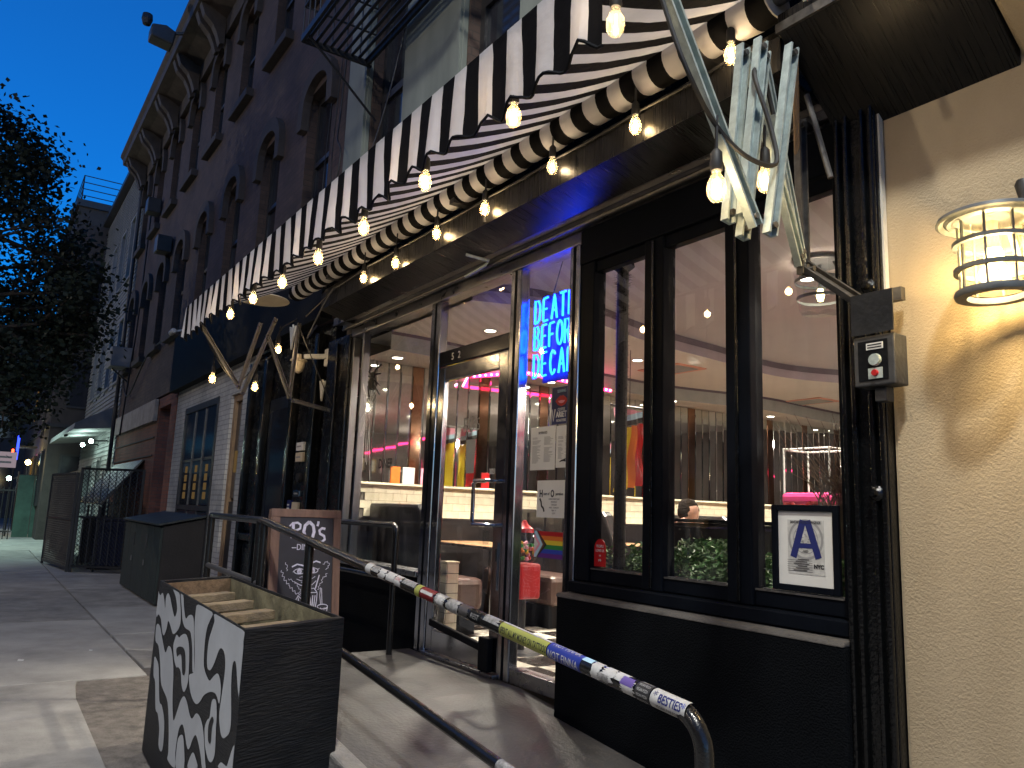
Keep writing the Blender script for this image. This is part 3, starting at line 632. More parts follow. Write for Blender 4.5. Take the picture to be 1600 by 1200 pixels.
lamp('porch_lamp', 'cool white porch lamp nearer the brick, under the clapboard canopy', (-23.9, -.42, 2.98), 'lamp_cool', 9, (.7, 1, .9), .06, back=.42)
lamp('porch_lamp', 'cool white porch lamp farther along under the clapboard canopy', (-25.9, -.42, 2.98), 'lamp_cool', 9, (.7, 1, .9), .06, back=.42)
lamp('entry_lamp', 'yellow entry lamp on the far wall beyond the clapboard house', (-33.9, -1.35, 2.65), 'lamp_warm', 30, (1, .75, .25), .10, back=.3)
lamp('far_lamp', 'bright white lamp glinting low at the far street end', (-38, -1.75, 2.1), 'lamp_cool', 40, (.8, 1, .95), .09, back=.3)
MB().box(-38.1, -37.9, -1.46, -1.4, 0, 2.4).build('post', 'iron', bpy.data.objects['far_lamp'])
for i, (dz, m) in enumerate((( .0, 'sign_blue'), (.05, 'tail_red'))):
    sg = thing('bar_sign', '%s lit vertical sign on the far facade' % ('blue' if i == 0 else 'red'), 'sign', (-36.2-i*.8, -1.4, 3.1))
    MB().box(-36.3-i*.8, -36.1-i*.8, -1.7-i*.12, -1.62-i*.12, 2.8, 3.75-.5*i).build('tube', m, sg, bev=.02); MB().box(-36.3-i*.8, -36.1-i*.8, -1.61-i*.12, -1.0, 3.3, 3.36).build('bracket', 'iron', sg)
# far end of the street
ba = thing('street_banner', 'pale printed banner at the far end of the street on the left', 'banner', (-33, -2.6, 0))
one('sheet', 'sign_pink', ba, -33.02, -33.0, -3.6, -1.75, 2.4, 2.95)
for k in range(2): one('print_line', 'ink_grey', ba, -32.998, -32.99, -3.4, -1.9, 2.55+.18*k, 2.62+.18*k)
for y in (-3.5, -1.8): MB().tube([(-33.05, y, 0), (-33.05, y, 3)], .03, 6).build('post', 'iron', ba)
hd = thing('site_hoarding', 'green painted plywood hoarding at the end of the bright pavement', 'hoarding', (-32.5, -1.1, 0))
mat('hoard', (.05, .11, .085), .7, var=.4, vs=2)
for k in range(2): one('panel', 'hoard', hd, -32.6, -32.52, -1.62+.5*k, -1.14+.5*k, 0, 2.15)
MB().bar((-32.7, -1.62, 2.16), (-32.7, -.6, 2.16), .1, .04).build('cap_rail', 'iron', hd)
ff = thing('far_fence', 'dark railing fence at the far left beyond the bright pavement', 'fence', (-30, -2.4, 0))
for k in range(14): MB().tube([(-31, -3.6+.14*k, 0), (-31, -3.6+.14*k, 1.7)], .018, 6).build('bar', 'iron', ff)
for z in (.25, 1.6): MB().bar((-31, -3.7, z), (-31, -1.7, z), .03, .05).build('rail', 'iron', ff)
for i in range(3):
    c0 = thing('parked_car', ('dark parked car with lit red tail lamp at the far kerb', 'second dark parked car farther down the far kerb', 'third dark parked car at the very end of the kerb')[i], 'car', (-36-5.2*i, -6.6, -.15), 'cars parked down the far kerb')
    x0 = -38.2-5.2*i; y0, y1 = -7.5, -5.8
    MB().prism([(0, .35), (.1, .85), (.9, .95), (1.5, 1.42), (3.2, 1.45), (3.9, .98), (4.4, .9), (4.45, .35)], (x0, y0, -.15), (1, 0, 0), (0, 0, 1), (0, y1-y0, 0)).build('body', 'door_dark', c0, bev=.06)
    for xx in (.85, 3.6): MB().lathe((x0+xx, y1+.005, .17), [(0, -.2), (.31, -.2), (.32, 0), (0, .005)], 18, 'y').build('wheel', 'rubber', c0)
    for yy in (y0+.1, y1-.4): one('tail_lamp', 'tail_red', c0, x0+4.42, x0+4.46, yy, yy+.25, .52, .66)
fb = thing('far_block', 'dark block of houses closing the street at the far left', 'building', (-70, -3, 0))
one('wall', 'brownstone', fb, -75, -58, -9, 10, -.15, 12)
for j in range(3):
    for i in range(7): one('window', 'window_dark', fb, -57.99, -57.95, -8.4+2.1*i, -7.4+2.1*i, 1.5+3.4*j, 3.3+3.4*j)
# gate / cage for bins: woven mesh on a frame
fn = thing('bin_cage', 'black metal mesh cage with open gate standing on the pavement', 'fence', (-20, -.9, 0))
def meshpanel(a, b, z0, z1, nm, step=.10, rr=.006, mid=1):
    a = Vector(a); b = Vector(b); L_ = (b-a).length; d = (b-a)/L_
    f = MB()
    for z in (z0, z1): f.bar((a.x, a.y, z), (b.x, b.y, z), .045, .045)
    for p in (a, b): f.bar((p.x, p.y, 0), (p.x, p.y, z1+.02), .05, .05, (1, 0, 0))
    for k in range(1, mid+1): zz = z0+(z1-z0)*k/(mid+1); f.bar((a.x, a.y, zz), (b.x, b.y, zz), .03, .03)
    p = f.build(nm, 'iron', fn)
    w_ = MB(); n = int((L_+z1-z0)/step)
    for s in (1, -1):
        for k in range(n):
            t0 = k*step-(z1-z0); p0, p1 = max(0, t0), min(L_, t0+(z1-z0))
            if p1 <= p0: continue
            h0, h1 = z0+(p0-t0), z0+(p1-t0)
            if s < 0: h0, h1 = z0+z1-h0, z0+z1-h1
            A, B_ = a+d*p0, a+d*p1; w_.tube([(A.x, A.y, h0), (B_.x, B_.y, h1)], rr, 4, cap=False)
    o = w_.build('wire_mesh', 'iron', p); o['kind'] = 'stuff'
    return p
meshpanel((-18.0, -1.12), (-17.2, -.1), .12, 2.05, 'side_panel', .085)
meshpanel((-24.2, -1.05), (-18.1, -1.12), .12, 2.0, 'front_panel', .10, mid=1)
meshpanel((-18.05, -1.18), (-20.4, -1.45), .08, 1.95, 'gate', .09)
for k in range(9): MB().bar((-18.0+.09*k, -1.12+.115*k, .1), (-18.0+.09*k, -1.12+.115*k, 2.04), .016, .016, (1, 0, 0)).build('upright', 'iron', fn)
one('gate_sheet', 'black_matte', fn, -23.9, -18.3, -1.07, -1.05, .15, 1.95)
for i, (x, y, l) in enumerate(((-18.5, -.45, 'navy wheeled bin inside the mesh cage nearest the gate'), (-19.5, -.55, 'dark wheeled bin behind the navy one inside the cage'))):
    t = thing('wheeled_bin', l, 'bin', (x, y, 0))
    MB().prism([(-.22, .08), (.22, .08), (.29, 1.0), (-.29, 1.0)], (x, y-.28, 0), (1, 0, 0), (0, 0, 1), (0, .56, 0)).build('body', 'plastic_navy' if i == 0 else 'rubber', t, bev=.03)
    MB().box(x-.31, x+.31, y-.31, y+.31, 1.002, 1.07).build('lid', 'plastic_navy' if i == 0 else 'rubber', t, bev=.02)
    for yy in (-.3, .25): MB().lathe((x-.2, y+yy, .1), [(0, 0), (.1, 0), (.1, .05), (0, .05)], 14, 'y').build('wheel', 'rubber', t)
bgs = thing('rubbish_bag', 'crumpled pale bag slumped at the foot of the hoarding', 'bag', (-31.5, -.5, 0))
MB().lathe((-31.4, -.6, 0), [(0, 0), (.3, .02), (.36, .18), (.26, .36), (.1, .44), (.05, .5), (0, .5)], 11, sx=1.2).build('bag', 'siding', bgs, smooth=True)
# timber bin store with sloping lid
bs_ = thing('bin_store', 'dark green timber bin store with sloping lid beside the planter', 'bin store', (-11.5, -.3, 0))
X0, X1, Y0, Y1 = -15.2, -12.1, -.62, .0
for k in range(6):
    a = X0+(X1-X0)*k/6; one('front_board', 'bin_green', bs_, a+.006, a+(X1-X0)/6-.006, Y0, Y0+.03, .03, 1.10, bev=.004)
MB().prism([(Y0+.031, .02), (-.02, .02), (-.02, 1.24), (Y0+.031, 1.11)], (X1-.03, 0, 0), (0, 1, 0), (0, 0, 1), (.03, 0, 0)).build('side_wall', 'bin_brown', bs_)
MB().prism([(Y0+.031, .02), (-.02, .02), (-.02, 1.24), (Y0+.031, 1.11)], (X0, 0, 0), (0, 1, 0), (0, 0, 1), (.03, 0, 0)).build('side_wall', 'bin_green', bs_)
for k in range(4):
    a = X0-.06+(X1-X0+.12)*k/4; MB().prism([(Y0-.05, 1.12), (.0, 1.262), (.0, 1.292), (Y0-.05, 1.15)], (a+.005, 0, 0), (0, 1, 0), (0, 0, 1), ((X1-X0+.12)/4-.01, 0, 0)).build('lid_board', 'bin_lid', bs_, bev=.004)
for x in (-14.2, -13.1): MB().box(x-.04, x+.04, Y0-.018, Y0-.002, .75, .95).build('hinge', 'iron', bs_); MB().box(x-.025, x+.025, Y0-.03, Y0-.019, .5, .58).build('padlock', 'galv_dull', bs_)

# ================================================================== houses across the street (they shade the fronts and show in the glass)
for i, (x0, x1, h, m, l) in enumerate(((-220, -48, 17.0, 'brick_red', 'distant red row across the street past the far lamp'), (-48, -27, 10.5, 'brick', 'brick row across the street farthest down the block'), (-27, -6, 12.0, 'brownstone', 'tall brown row across the street opposite the diner'), (-6, 22, 9.5, 'brick_red', 'low red brick row across the street behind the viewer'))):
    t = thing('opposite_row', l, 'building', ((x0+x1)/2, -22, 0)); one('wall', m, t, x0+.05, x1-.05, -30, -19.5, -.15, h); one('cornice', 'cornice', t, x0+.05, x1-.05, -19.498, -19.0, h-.7, h+.1)
    for j in range(3):
        for k in range(int((x1-x0)/2.6)):
            x = x0+1.5+2.6*k; one('window', 'window_amber' if (k*7+j*5+i) % 13 == 3 else 'window_dark', t, x-.5, x+.5, -19.499, -19.44, 1.2+3.1*j, 3.0+3.1*j)
# ================================================================== street tree at the left
tr = thing('street_tree', 'dark leafy street tree hanging over the pavement at the left', 'tree', (-15.5, -4.6, 0))
rt = random.Random(3)
tk = MB().tube([(-15.5, -4.6, -.1), (-15.45, -4.55, 1.5), (-15.5, -4.4, 3.2), (-15.4, -4.3, 5.2), (-15.5, -4.3, 7.4), (-15.5, -4.2, 9.0)], .2, 12, rs=[.26, .2, .17, .13, .08, .03])
tips = []
def crown_r(z): return (2.2+.55*(z-2.4) if z < 4 else 3.15) if z < 5.4 else max(.6, 3.15-(z-5.4)*.62)
def inside(q, m=0.): return math.hypot(q.x+15.5, q.y+4.5) < crown_r(q.z)-m and q.z < 8.4
def limb(p, d, l, r, depth):
    p = Vector(p); d = Vector(d).normalized(); pts = [p]; q = p
    for k in range(4):
        d = (d+Vector((rt.uniform(-.2, .2), rt.uniform(-.2, .2), rt.uniform(-.12, .16)))).normalized(); q = q+d*l/4
        if not inside(q, .1): break
        pts.append(q)
    if len(pts) < 2: return
    tk.tube(pts, r, 6, rs=[r*(1-.2*k) for k in range(len(pts))])
    for i in range(1, len(pts)): tips.append((pts[i], .38+.1*depth))
    if depth > 0:
        for k in range(3):
            nd = (d+Vector((rt.uniform(-.9, .9), rt.uniform(-.9, .9), rt.uniform(-.6, .6)))).normalized(); limb(pts[min(2+k % 3, len(pts)-1)], nd, l*.62, r*.5, depth-1)
for z, n, l in ((2.9, 5, 2.6), (3.8, 6, 2.9), (4.9, 6, 2.7), (6.0, 6, 2.4), (7.2, 6, 2.0), (8.3, 5, 1.3)):
    for k in range(n):
        a = 2*math.pi*k/n+z*1.7+rt.uniform(-.3, .3)
        limb((-15.45, -4.35, z), (math.cos(a), math.sin(a), .18 if z > 3 else .0), l*rt.uniform(.75, 1.1), .07, 2)
# long low boughs that reach over the walk
for z0 in (3.4, 4.3):
  for d, l in (((-.3, 1, .05), 3.1), ((.2, 1, .12), 2.9), ((-.8, .9, .1), 3.0), ((-.1, 1, .3), 3.2), ((-.5, 1, -.06), 2.9)): limb((-15.45, -4.3, z0), d, l, .06, 2)
tk.build('trunk', 'bark', tr, smooth=True)
lf = MB(); vs, fs = [], []
for c, s in tips:
    for k in range(50):
        p = c+Vector((rt.gauss(0, s*.55), rt.gauss(0, s*.55), rt.gauss(0, s*.45)))
        a = Vector((rt.uniform(-1, 1), rt.uniform(-1, 1), rt.uniform(-.6, .6))).normalized(); b2 = a.cross(Vector((rt.uniform(-1, 1), rt.uniform(-1, 1), rt.uniform(-1, 1)))).normalized()
        h = rt.uniform(.034, .06); n0 = len(vs)
        vs += [p-a*h, p-a*h*.2+b2*h*.75, p+a*h*.9, p-a*h*.2-b2*h*.75]; fs.append((n0, n0+1, n0+2, n0+3))
lf.v = [tuple(v) for v in vs]; lf.f = fs
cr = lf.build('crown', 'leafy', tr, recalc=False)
# ================================================================== street lamps (the cool light that falls on the pavement and the arms)
def street_lamp(x, y, power, label, z=7.2, dx=0, dy=1.3, col=(1.0, .98, .90), pt_=False, ang=165):
    t = thing('street_lamp', label, 'street lamp', (x, y, 0), 'cool white street lamps along the kerb')
    MB().tube([(x, y, -.1), (x, y, 2), (x, y, z)], .08, 12, rs=[.11, .09, .06]).build('pole', 'galv_dull', t)
    MB().tube([(x, y, z-.1), (x+dx*.4, y+dy*.4, z+.35), (x+dx, y+dy, z+.4)], .035, 8).build('arm', 'galv_dull', t)
    MB().box(x+dx-.14, x+dx+.14, y+dy-.1, y+dy+.5, z+.33, z+.45).build('head', 'galv_dull', t, bev=.03)
    MB().box(x+dx-.1, x+dx+.1, y+dy-.02, y+dy+.42, z+.315, z+.328).build('lens', 'lamp_cool', t)
    if pt_: point('light', (x+dx, y+dy+.2, z+.2), power, col, t, .15)
    else: spot('light', (x+dx, y+dy+.2, z+.25), power, col, t, ang, .3, blend=.5)
street_lamp(1.6, -5.3, 2000, 'cool white street lamp behind the viewer lighting the ramp rail', 8.8, dy=1.0)
street_lamp(-27.5, -5.3, 1150, 'cool white street lamp lighting the bright far pavement', 6.5, dy=1.3, col=(.66, 1, .87), ang=110)
street_lamp(-4.5, -14.6, 750, 'added unseen warm white street lamp on the other kerb opposite the diner', 9.0, dy=1.6, col=(1, .84, .64), pt_=True)  # unseen lamp added to warm and brighten the upper brick fronts
street_lamp(-26.5, -14.6, 800, 'added unseen warm white street lamp on the other kerb farther down the block', 9.0, dy=1.6, col=(1, .84, .64), pt_=True)  # second added lamp, reaches the fronts behind the tree

# ================================================================== diner storefront
sf = thing('diner_storefront', 'black and chrome diner storefront with glass door and folding windows', 'storefront', (-4.5, 0, .46))
GY = 0.0
one('corner_post', 'black_paint', sf, -7.58, -7.02, -.06, .10, -.1, 3.16, bev=.012)
for x in (-7.3,): one('corner_post_rib', 'black_gloss', sf, x, x+.035, -.085, -.061, .0, 3.1, bev=.008)
one('bulkhead', 'black_stucco', sf, -7.01, -5.37, -.05, .10, -.15, .985, bev=.008)
one('bulkhead_sill', 'alu', sf, -7.01, -5.37, -.07, .10, .987, 1.03, bev=.005)
for x0, x1 in ((-7.01, -6.955), (-6.76, -6.725)): one('mullion', 'steel', sf, x0, x1, -.035, .035, 1.031, 3.12, bev=.004)
one('head_rail', 'dark_metal', sf, -7.01, -3.51, -.05, .08, 3.121, 3.2, bev=.006)
for x0, x1 in ((-6.953, -6.762), (-6.723, -5.372)): one('window_pane', 'glass', sf, x0, x1, -.004, .004, 1.033, 3.118)
# chrome posts of the doorway
for x0, x1 in ((-5.37, -5.215), (-4.245, -4.12), (-3.605, -3.51)):
    p = MB().box(x0, x1, -.055, .02, .462, 3.119).build('chrome_post', 'chrome', sf, bev=.01)
    one('groove', 'black_frame', p, (x0+x1)/2-.012, (x0+x1)/2+.012, -.0572, -.0553, .47, 3.11)
one('door_header', 'dark_chrome', sf, -5.213, -4.247, -.05, .06, 2.585, 2.70, bev=.008)
one('transom_pane', 'glass', sf, -5.213, -4.247, -.004, .004, 2.702, 3.118)
text('door_number', '5 2', .075, 'paper', sf, (-4.95, -.053, 2.615), (1, 0, 0), (0, 0, 1), align='CENTER', space=1.5)
one('threshold', 'alu', sf, -5.213, -4.247, -.08, .06, .461, .485, bev=.005)
# door leaf
dx0, dx1, dz0, dz1 = -5.205, -4.255, .492, 2.575
dl = MB().box(dx0, dx0+.085, -.045, .0, dz0, dz1).box(dx1-.11, dx1, -.045, .0, dz0, dz1).box(dx0+.085, dx1-.11, -.045, 0, dz1-.11, dz1).box(dx0+.085, dx1-.11, -.045, 0, dz0, dz0+.15).build('door', 'chrome', sf, bev=.006)
one('door_pane', 'glass', dl, dx0+.085, dx1-.11, -.024, -.018, dz0+.15, dz1-.11)
MB().tube([(-4.47, -.05, 1.70), (-4.47, -.115, 1.70), (-4.50, -.125, 1.68), (-4.50, -.125, 1.43), (-4.47, -.115, 1.41), (-4.47, -.05, 1.41)], .014, 10).tube([(-4.34, -.05, 1.70), (-4.34, -.115, 1.70), (-4.50, -.125, 1.70)], .012, 8).tube([(-4.34, -.05, 1.41), (-4.34, -.115, 1.41), (-4.50, -.125, 1.41)], .012, 8).build('handle', 'chrome', dl, smooth=True)
MB().bar((-5.1, -.07, .70), (-4.4, -.07, .63), .03, .05).build('push_bar', 'black_matte', dl, bev=.008)
MB().box(-4.42, -4.30, -.09, -.046, .49, .70).build('floor_bolt', 'black_matte', dl, bev=.01)
MB().box(-4.31, -4.285, -.055, -.046, 1.0, 1.3).build('lock_plate', 'chrome', dl)
MB().box(-4.305, -4.29, -.058, -.0555, 1.18, 1.26).build('keyhole', 'rubber', dl)
one('sidelight_rail', 'alu', sf, -4.118, -3.607, -.045, .05, .462, .552, bev=.006)
one('sidelight_pane', 'glass', sf, -4.118, -3.607, -.004, .004, .554, 3.118)
# folding window frames
one('window_head', 'black_frame', sf, -3.508, -1.785, -.05, .08, 2.985, 3.2, bev=.006)
one('window_sill', 'black_frame', sf, -3.508, -1.785, -.09, .08, 1.075, 1.135, bev=.006)
for x0, x1, e in ((-3.505, -3.385, 0), (-2.965, -2.825, 1), (-2.415, -2.275, 1), (-1.835, -1.787, 0)):
    p = one('stile', 'black_frame', sf, x0, x1, -.045, .05, 1.137, 2.983, bev=.006)
    if e: one('bead', 'black_gloss', p, (x0+x1)/2-.008, (x0+x1)/2+.008, -.056, -.046, 1.15, 2.97, bev=.003)
for x0, x1 in ((-3.383, -2.967), (-2.823, -2.417), (-2.273, -1.837)):
    one('sash_rail', 'black_frame', sf, x0, x1, -.03, .03, 2.915, 2.981, bev=.005); f_ = one('sash_rail', 'black_frame', sf, x0, x1, -.03, .03, 1.139, 1.215, bev=.005)
    one('window_pane', 'glass', f_, x0, x1, -.004, .004, 1.217, 2.913)
    MB().box(x0+.005, x1-.005, -.036, -.031, 1.205, 1.213).build('bead', 'galv_dull', f_)
# black rendered wall below the windows, with a rough ledge
lw = MB().prism([(-3.53, 0), (-1.775, 0), (-1.775, 1.05), (-3.53, 1.05)], (0, -.15, 0), (1, 0, 0), (0, 0, 1), (0, .24, 0)).build('low_wall', 'black_stucco', sf, bev=.012)
MB().prism([(-.155, 1.045), (.05, 1.051), (.05, 1.074), (-.145, 1.066)], (-3.535, 0, 0), (0, 1, 0), (0, 0, 1), (1.76, 0, 0)).build('ledge', 'ledge_stone', lw, bev=.006)
# glossy fluted pier at the right end
pr_ = one('pier', 'black_gloss', sf, -1.783, -1.602, -.10, .08, -.05, 3.2, bev=.006)
for x in (-1.775, -1.735, -1.665, -1.625): MB().box(x, x+.022, -.122, -.101, -.05, 3.18).build('flute', 'black_gloss', pr_, bev=.008)
for z in (1.62, 2.42): MB().lathe((-1.645, -.12, z), [(0, -.03), (.012, -.03), (.016, -.012), (.03, 0)], 12, 'y').build('bolt', 'black_gloss', pr_)
one('corner_bead', 'white_paint', sf, -1.601, -1.592, -.085, -.06, 2.25, 3.14)

# stucco house front at the right
sw = thing('stucco_house', 'ochre stucco house front at the right edge with lantern', 'house', (1, 0, 0))
one('wall', 'stucco', sw, -1.598, 5.5, -.055, .3, -.1, 3.42)
# rolling shutter hood over the glass
hood = thing('shutter_hood', 'brush painted black rolling shutter hood above the diner glass', 'shutter hood', (-4.3, -.3, 3.2))
HX0, HX1 = -6.82, -1.79
MB().prism([(-.43, 3.285), (-.415, 3.275), (-.43, 3.435), (-.35, 3.47), (-.02, 3.47), (-.02, 3.445), (-.35, 3.44)], (HX0, 0, 0), (0, 1, 0), (0, 0, 1), (HX1-HX0, 0, 0)).build('front_board', 'brushed_black', hood) if False else None
MB().prism([(-.44, 3.29), (-.44, 3.44), (-.40, 3.5), (-.01, 3.5), (-.01, 3.46), (-.39, 3.46), (-.425, 3.42), (-.425, 3.30)], (HX0, 0, 0), (0, 1, 0), (0, 0, 1), (HX1-HX0, 0, 0)).build('front_board', 'brushed_black', hood)
MB().prism([(-.4405, 3.288), (-.2, 3.225), (-.2, 3.245), (-.424, 3.3)], (HX0, 0, 0), (0, 1, 0), (0, 0, 1), (HX1-HX0, 0, 0)).build('soffit_board', 'brushed_black', hood)
MB().prism([(-.198, 3.225), (-.198, 3.30), (-.055, 3.30), (-.055, 3.205), (-.10, 3.205), (-.10, 3.25)], (HX0-.3, 0, 0), (0, 1, 0), (0, 0, 1), (HX1-HX0+.3, 0, 0)).build('shutter_slot', 'dark_metal', hood)
MB().prism([(-.44, 3.29), (-.44, 3.44), (-.40, 3.5), (-.01, 3.5), (-.01, 3.2), (-.2, 3.225)], (HX0-.02, 0, 0), (0, 1, 0), (0, 0, 1), (.02, 0, 0)).build('end_plate', 'brushed_black', hood)
MB().tube([(-7.1, -.10, 3.20), (-5.2, -.12, 3.195), (-3.0, -.11, 3.205), (-1.9, -.11, 3.21)], .014, 8).build('conduit', 'galv_dull', hood)
MB().tube([(-4.75, -.12, 3.19), (-4.42, -.16, 3.185), (-4.36, -.17, 3.2), (-4.45, -.3, 3.24)], .012, 8).build('bent_bracket', 'galv', hood)
MB().box(-4.0, -3.985, -.455, -.441, 3.30, 3.47).build('strap', 'iron', hood)
# sloping black panel over the pier, beige boxed end beyond
MB().prism([(-.05, 3.11), (-.46, 3.44), (-.46, 3.52), (-.02, 3.52), (-.02, 3.11)], (-1.785, 0, 0), (0, 1, 0), (0, 0, 1), (.70, 0, 0)).build('side_panel', 'brushed_black', hood, bev=.004)
MB().box(-1.785, -1.085, -.475, -.461, 3.43, 3.47).build('edge_trim', 'galv_dull', hood)
bx2 = MB().prism([(-.05, 3.14), (-.44, 3.40), (-.47, 3.48), (-.47, 4.0), (0, 4.0), (0, 3.14)], (-1.083, 0, 0), (0, 1, 0), (0, 0, 1), (5, 0, 0)).build('boxed_eave', 'stucco', sw, bev=.02)

# ================================================================== striped awning
aw = thing('striped_awning', 'black and white striped awning with scalloped valance over the diner', 'awning', (-4.5, -.9, 3.3))
AX0, AX1 = -7.45, -1.66
RY, RZc, RR = -.43, 3.62, .085
FY, FZ = -1.47, 3.225
b = MB(); nx, ny = 120, 10
for j in range(ny+1):
    t = j/ny
    for i in range(nx+1):
        x = AX0+(AX1-AX0)*i/nx
        z = (RZc+.07)*(1-t)+FZ*t-.05*math.sin(math.pi*t)+.006*math.sin(x*7.3)*math.sin(math.pi*t)
        b.v.append((x, RY*(1-t)+FY*t, z))
for j in range(ny):
    for i in range(nx): k = j*(nx+1)+i; b.f.append((k, k+1, k+nx+2, k+nx+1))
b.build('canopy', 'awning_canvas', aw, smooth=True, recalc=False)
# roll of canvas with the wound edge
b = MB(); pts = []
for i in range(61):
    x = AX0-.15+(AX1-.1-AX0+.1)*i/60; pts.append((x, RY+.004*math.sin(i*1.3), RZc+.004*math.sin(i*2.1)))
b.tube(pts, RR, 20); b.build('roll', 'awning_canvas', aw, smooth=True)
MB().tube([(AX0-.3, RY, RZc), (AX0-.15, RY, RZc)], .035, 10).build('roller_end', 'galv_dull', aw); MB().tube([(AX1-.16, RY, RZc), (AX1+.12, RY, RZc)], .035, 10).build('roller_end', 'galv_dull', aw)
MB().tube([(AX0, FY, FZ), (AX1, FY, FZ)], .018, 10).build('front_bar', 'galv_dull', aw)
# valance: hangs off the bar, soft folds, pointed scallops one per stripe
b = MB(); n = 520; rows = 7; r2 = random.Random(5); amp = [r2.uniform(.5, 1.2) for _ in range(60)]
for j in range(rows+1):
    t = j/rows
    for i in range(n+1):
        x = AX0+(AX1-AX0)*i/n; ph = (x/PER) % 1; ia = int((x-AX0)/PER)
        sc_h = .305+.024*math.cos(2*math.pi*(ph-.25))*amp[ia]
        y = FY-.02+t*(.016*math.sin(2*math.pi*ph*1+.6)*amp[ia]+.012*math.sin(x*5.1)+.006*math.sin(x*23))
        b.v.append((x, y, FZ+.02-sc_h*t))
for j in range(rows):
    for i in range(n): k = j*(n+1)+i; b.f.append((k, k+1, k+n+2, k+n+1))
va = b.build('valance', 'awning_canvas', aw, smooth=True, recalc=False)
hem = MB().tube([b.v[rows*(n+1)+i] for i in range(0, n+1, 2)], .006, 5).build('hem_binding', 'black_matte', va)
tk_ = MB().box(AX0-.1, AX1+.1, RY-.03, -.003, 3.71, 3.76).build('roller_bracket', 'black_paint', aw)
for x in (-6.6, -4.35, -2.2): MB().box(x-.03, x+.03, RY-.06, -.01, 3.53, 3.712).build('roller_bracket', 'iron', aw)
def channel(a, bb, name='arm_bar', wd=.042, m='galv'):
    a = Vector(a); bb = Vector(bb); d = (bb-a).normalized(); s = Vector((1, 0, 0)); u = d.cross(s).normalized()
    q = MB(); q.bar(a, bb, .010, wd, u)
    q.bar(a+u*(wd/2-.004)+s*.014, bb+u*(wd/2-.004)+s*.014, .02, .008, u); q.bar(a-u*(wd/2-.004)+s*.014, bb-u*(wd/2-.004)+s*.014, .02, .008, u)
    p = q.build(name, m, aw)
    for e in (a+d*.03, bb-d*.03): MB().lathe(e+s*.03, [(0, 0), (.011, 0), (.011, -.045), (0, -.045)], 8, 'x').build('bolt', 'galv_dull', p)
    return p
# right lazy-tong arm
ax = -1.55
channel((ax+.03, -1.44, 3.20), (ax+.03, -.965, 2.42))
channel((ax-.05, -1.0, 2.45), (ax-.05, -.915, 3.10)); channel((ax-.0, -.985, 2.46), (ax-.0, -.885, 3.11))
channel((ax-.03, -.955, 2.40), (ax-.03, -.83, 3.11)); channel((ax+.06, -.935, 2.39), (ax+.06, -.80, 3.09))
channel((-1.62, -.87, 3.10), (-1.80, -.34, 2.50), wd=.04); channel((-1.69, -.7, 3.22), (-1.80, -.33, 2.52), wd=.03)
channel((-1.80, -.32, 3.12), (-1.80, -.32, 2.46), wd=.05, m='galv_dull'); channel((-1.80, -.32, 2.50), (-1.63, -.19, 2.33), wd=.05, m='galv_dull')
MB().tube([(-1.70, -.47, 3.3), (-1.80, -.33, 2.95)], .012, 8).build('stay_rod', 'wood_trim', aw); MB().tube([(-1.77, -.30, 3.22), (-1.70, -.26, 2.85)], .012, 8).build('stay_rod', 'galv_dull', aw)
MB().tube([(-1.50, -.62, 3.46), (-1.50, -.64, 3.36), (-1.50, -.69, 3.33), (-1.50, -.73, 3.37)], .012, 8).build('winding_hook', 'galv', aw); MB().box(-1.56, -1.46, -.66, -.58, 3.44, 3.54).build('hook_gear', 'galv', aw, bev=.008)
# left lazy-tong arm
for a, bb in (((-1.40, 3.10), (-.99, 2.54)), ((-1.0, 2.53), (-.85, 3.18)), ((-.96, 2.48), (-.71, 3.25)), ((-.78, 3.08), (-.51, 2.50)), ((-.48, 3.24), (-.52, 2.49)), ((-.49, 2.48), (-.10, 2.42))):
    channel((-7.3, a[0], a[1]), (-7.3, bb[0], bb[1]), m='galv_dull', wd=.036)
MB().tube([(-7.33, -.46, 3.2), (-7.33, -.06, 2.45)], .006, 6).build('stay_rod', 'iron', aw)

# ================================================================== string lights
def bulb_proto():
    t = thing('string_bulb', 'x', 'light bulb', (0, 0, 0), 'string light bulbs under the awning')
    MB().lathe((0, 0, 0), [(0, .062), (.008, .062), (.016, .052), (.018, .01), (.015, .0), (0, .0)], 14).build('socket', 'rubber', t, smooth=True)
    MB().lathe((0, 0, 0), [(.012, -.001), (.014, -.012), (.024, -.032), (.0275, -.05), (.025, -.07), (.015, -.086), (0, -.091)], 16).build('glass', 'bulb_glass', t, smooth=True)
    MB().tube([(.0, 0, -.022), (-.004, .001, -.05), (.0, 0, -.076)], .0022, 6).tube([(.006, 0, -.025), (.008, 0, -.052), (.005, 0, -.075)], .002, 6).tube([(0, .006, -.025), (0, .009, -.05), (0, .005, -.075)], .002, 6).build('filament', 'filament', t)
    return t
bp_ = bulb_proto(); BUSED = [False]
def bulb(p, label, lit=True, power=1.3, drop=.1):
    t = bp_ if not BUSED[0] else copy_tree(bp_); BUSED[0] = True
    t.location = p; t.scale = (1.12, 1.12, 1.12); t['label'] = label
    if lit:
        o = point('light', (0, 0, -.05), power, (1, .76, .48), None, .022); o.parent = t; o.location = (0, 0, -.05)
    else:
        for c in t.children:
            if c.name.startswith('filament'):
                c.data = c.data.copy(); c.data.materials[0] = MATS['galv_dull']
    if drop:
        o = MB().tube([(0, 0, .06), (.002, 0, .06+drop)], .005, 6).build('drop_wire', 'rubber'); o.parent = t
    return t
ordn = ['nearest', 'second', 'third', 'fourth', 'fifth', 'sixth', 'seventh', 'eighth']
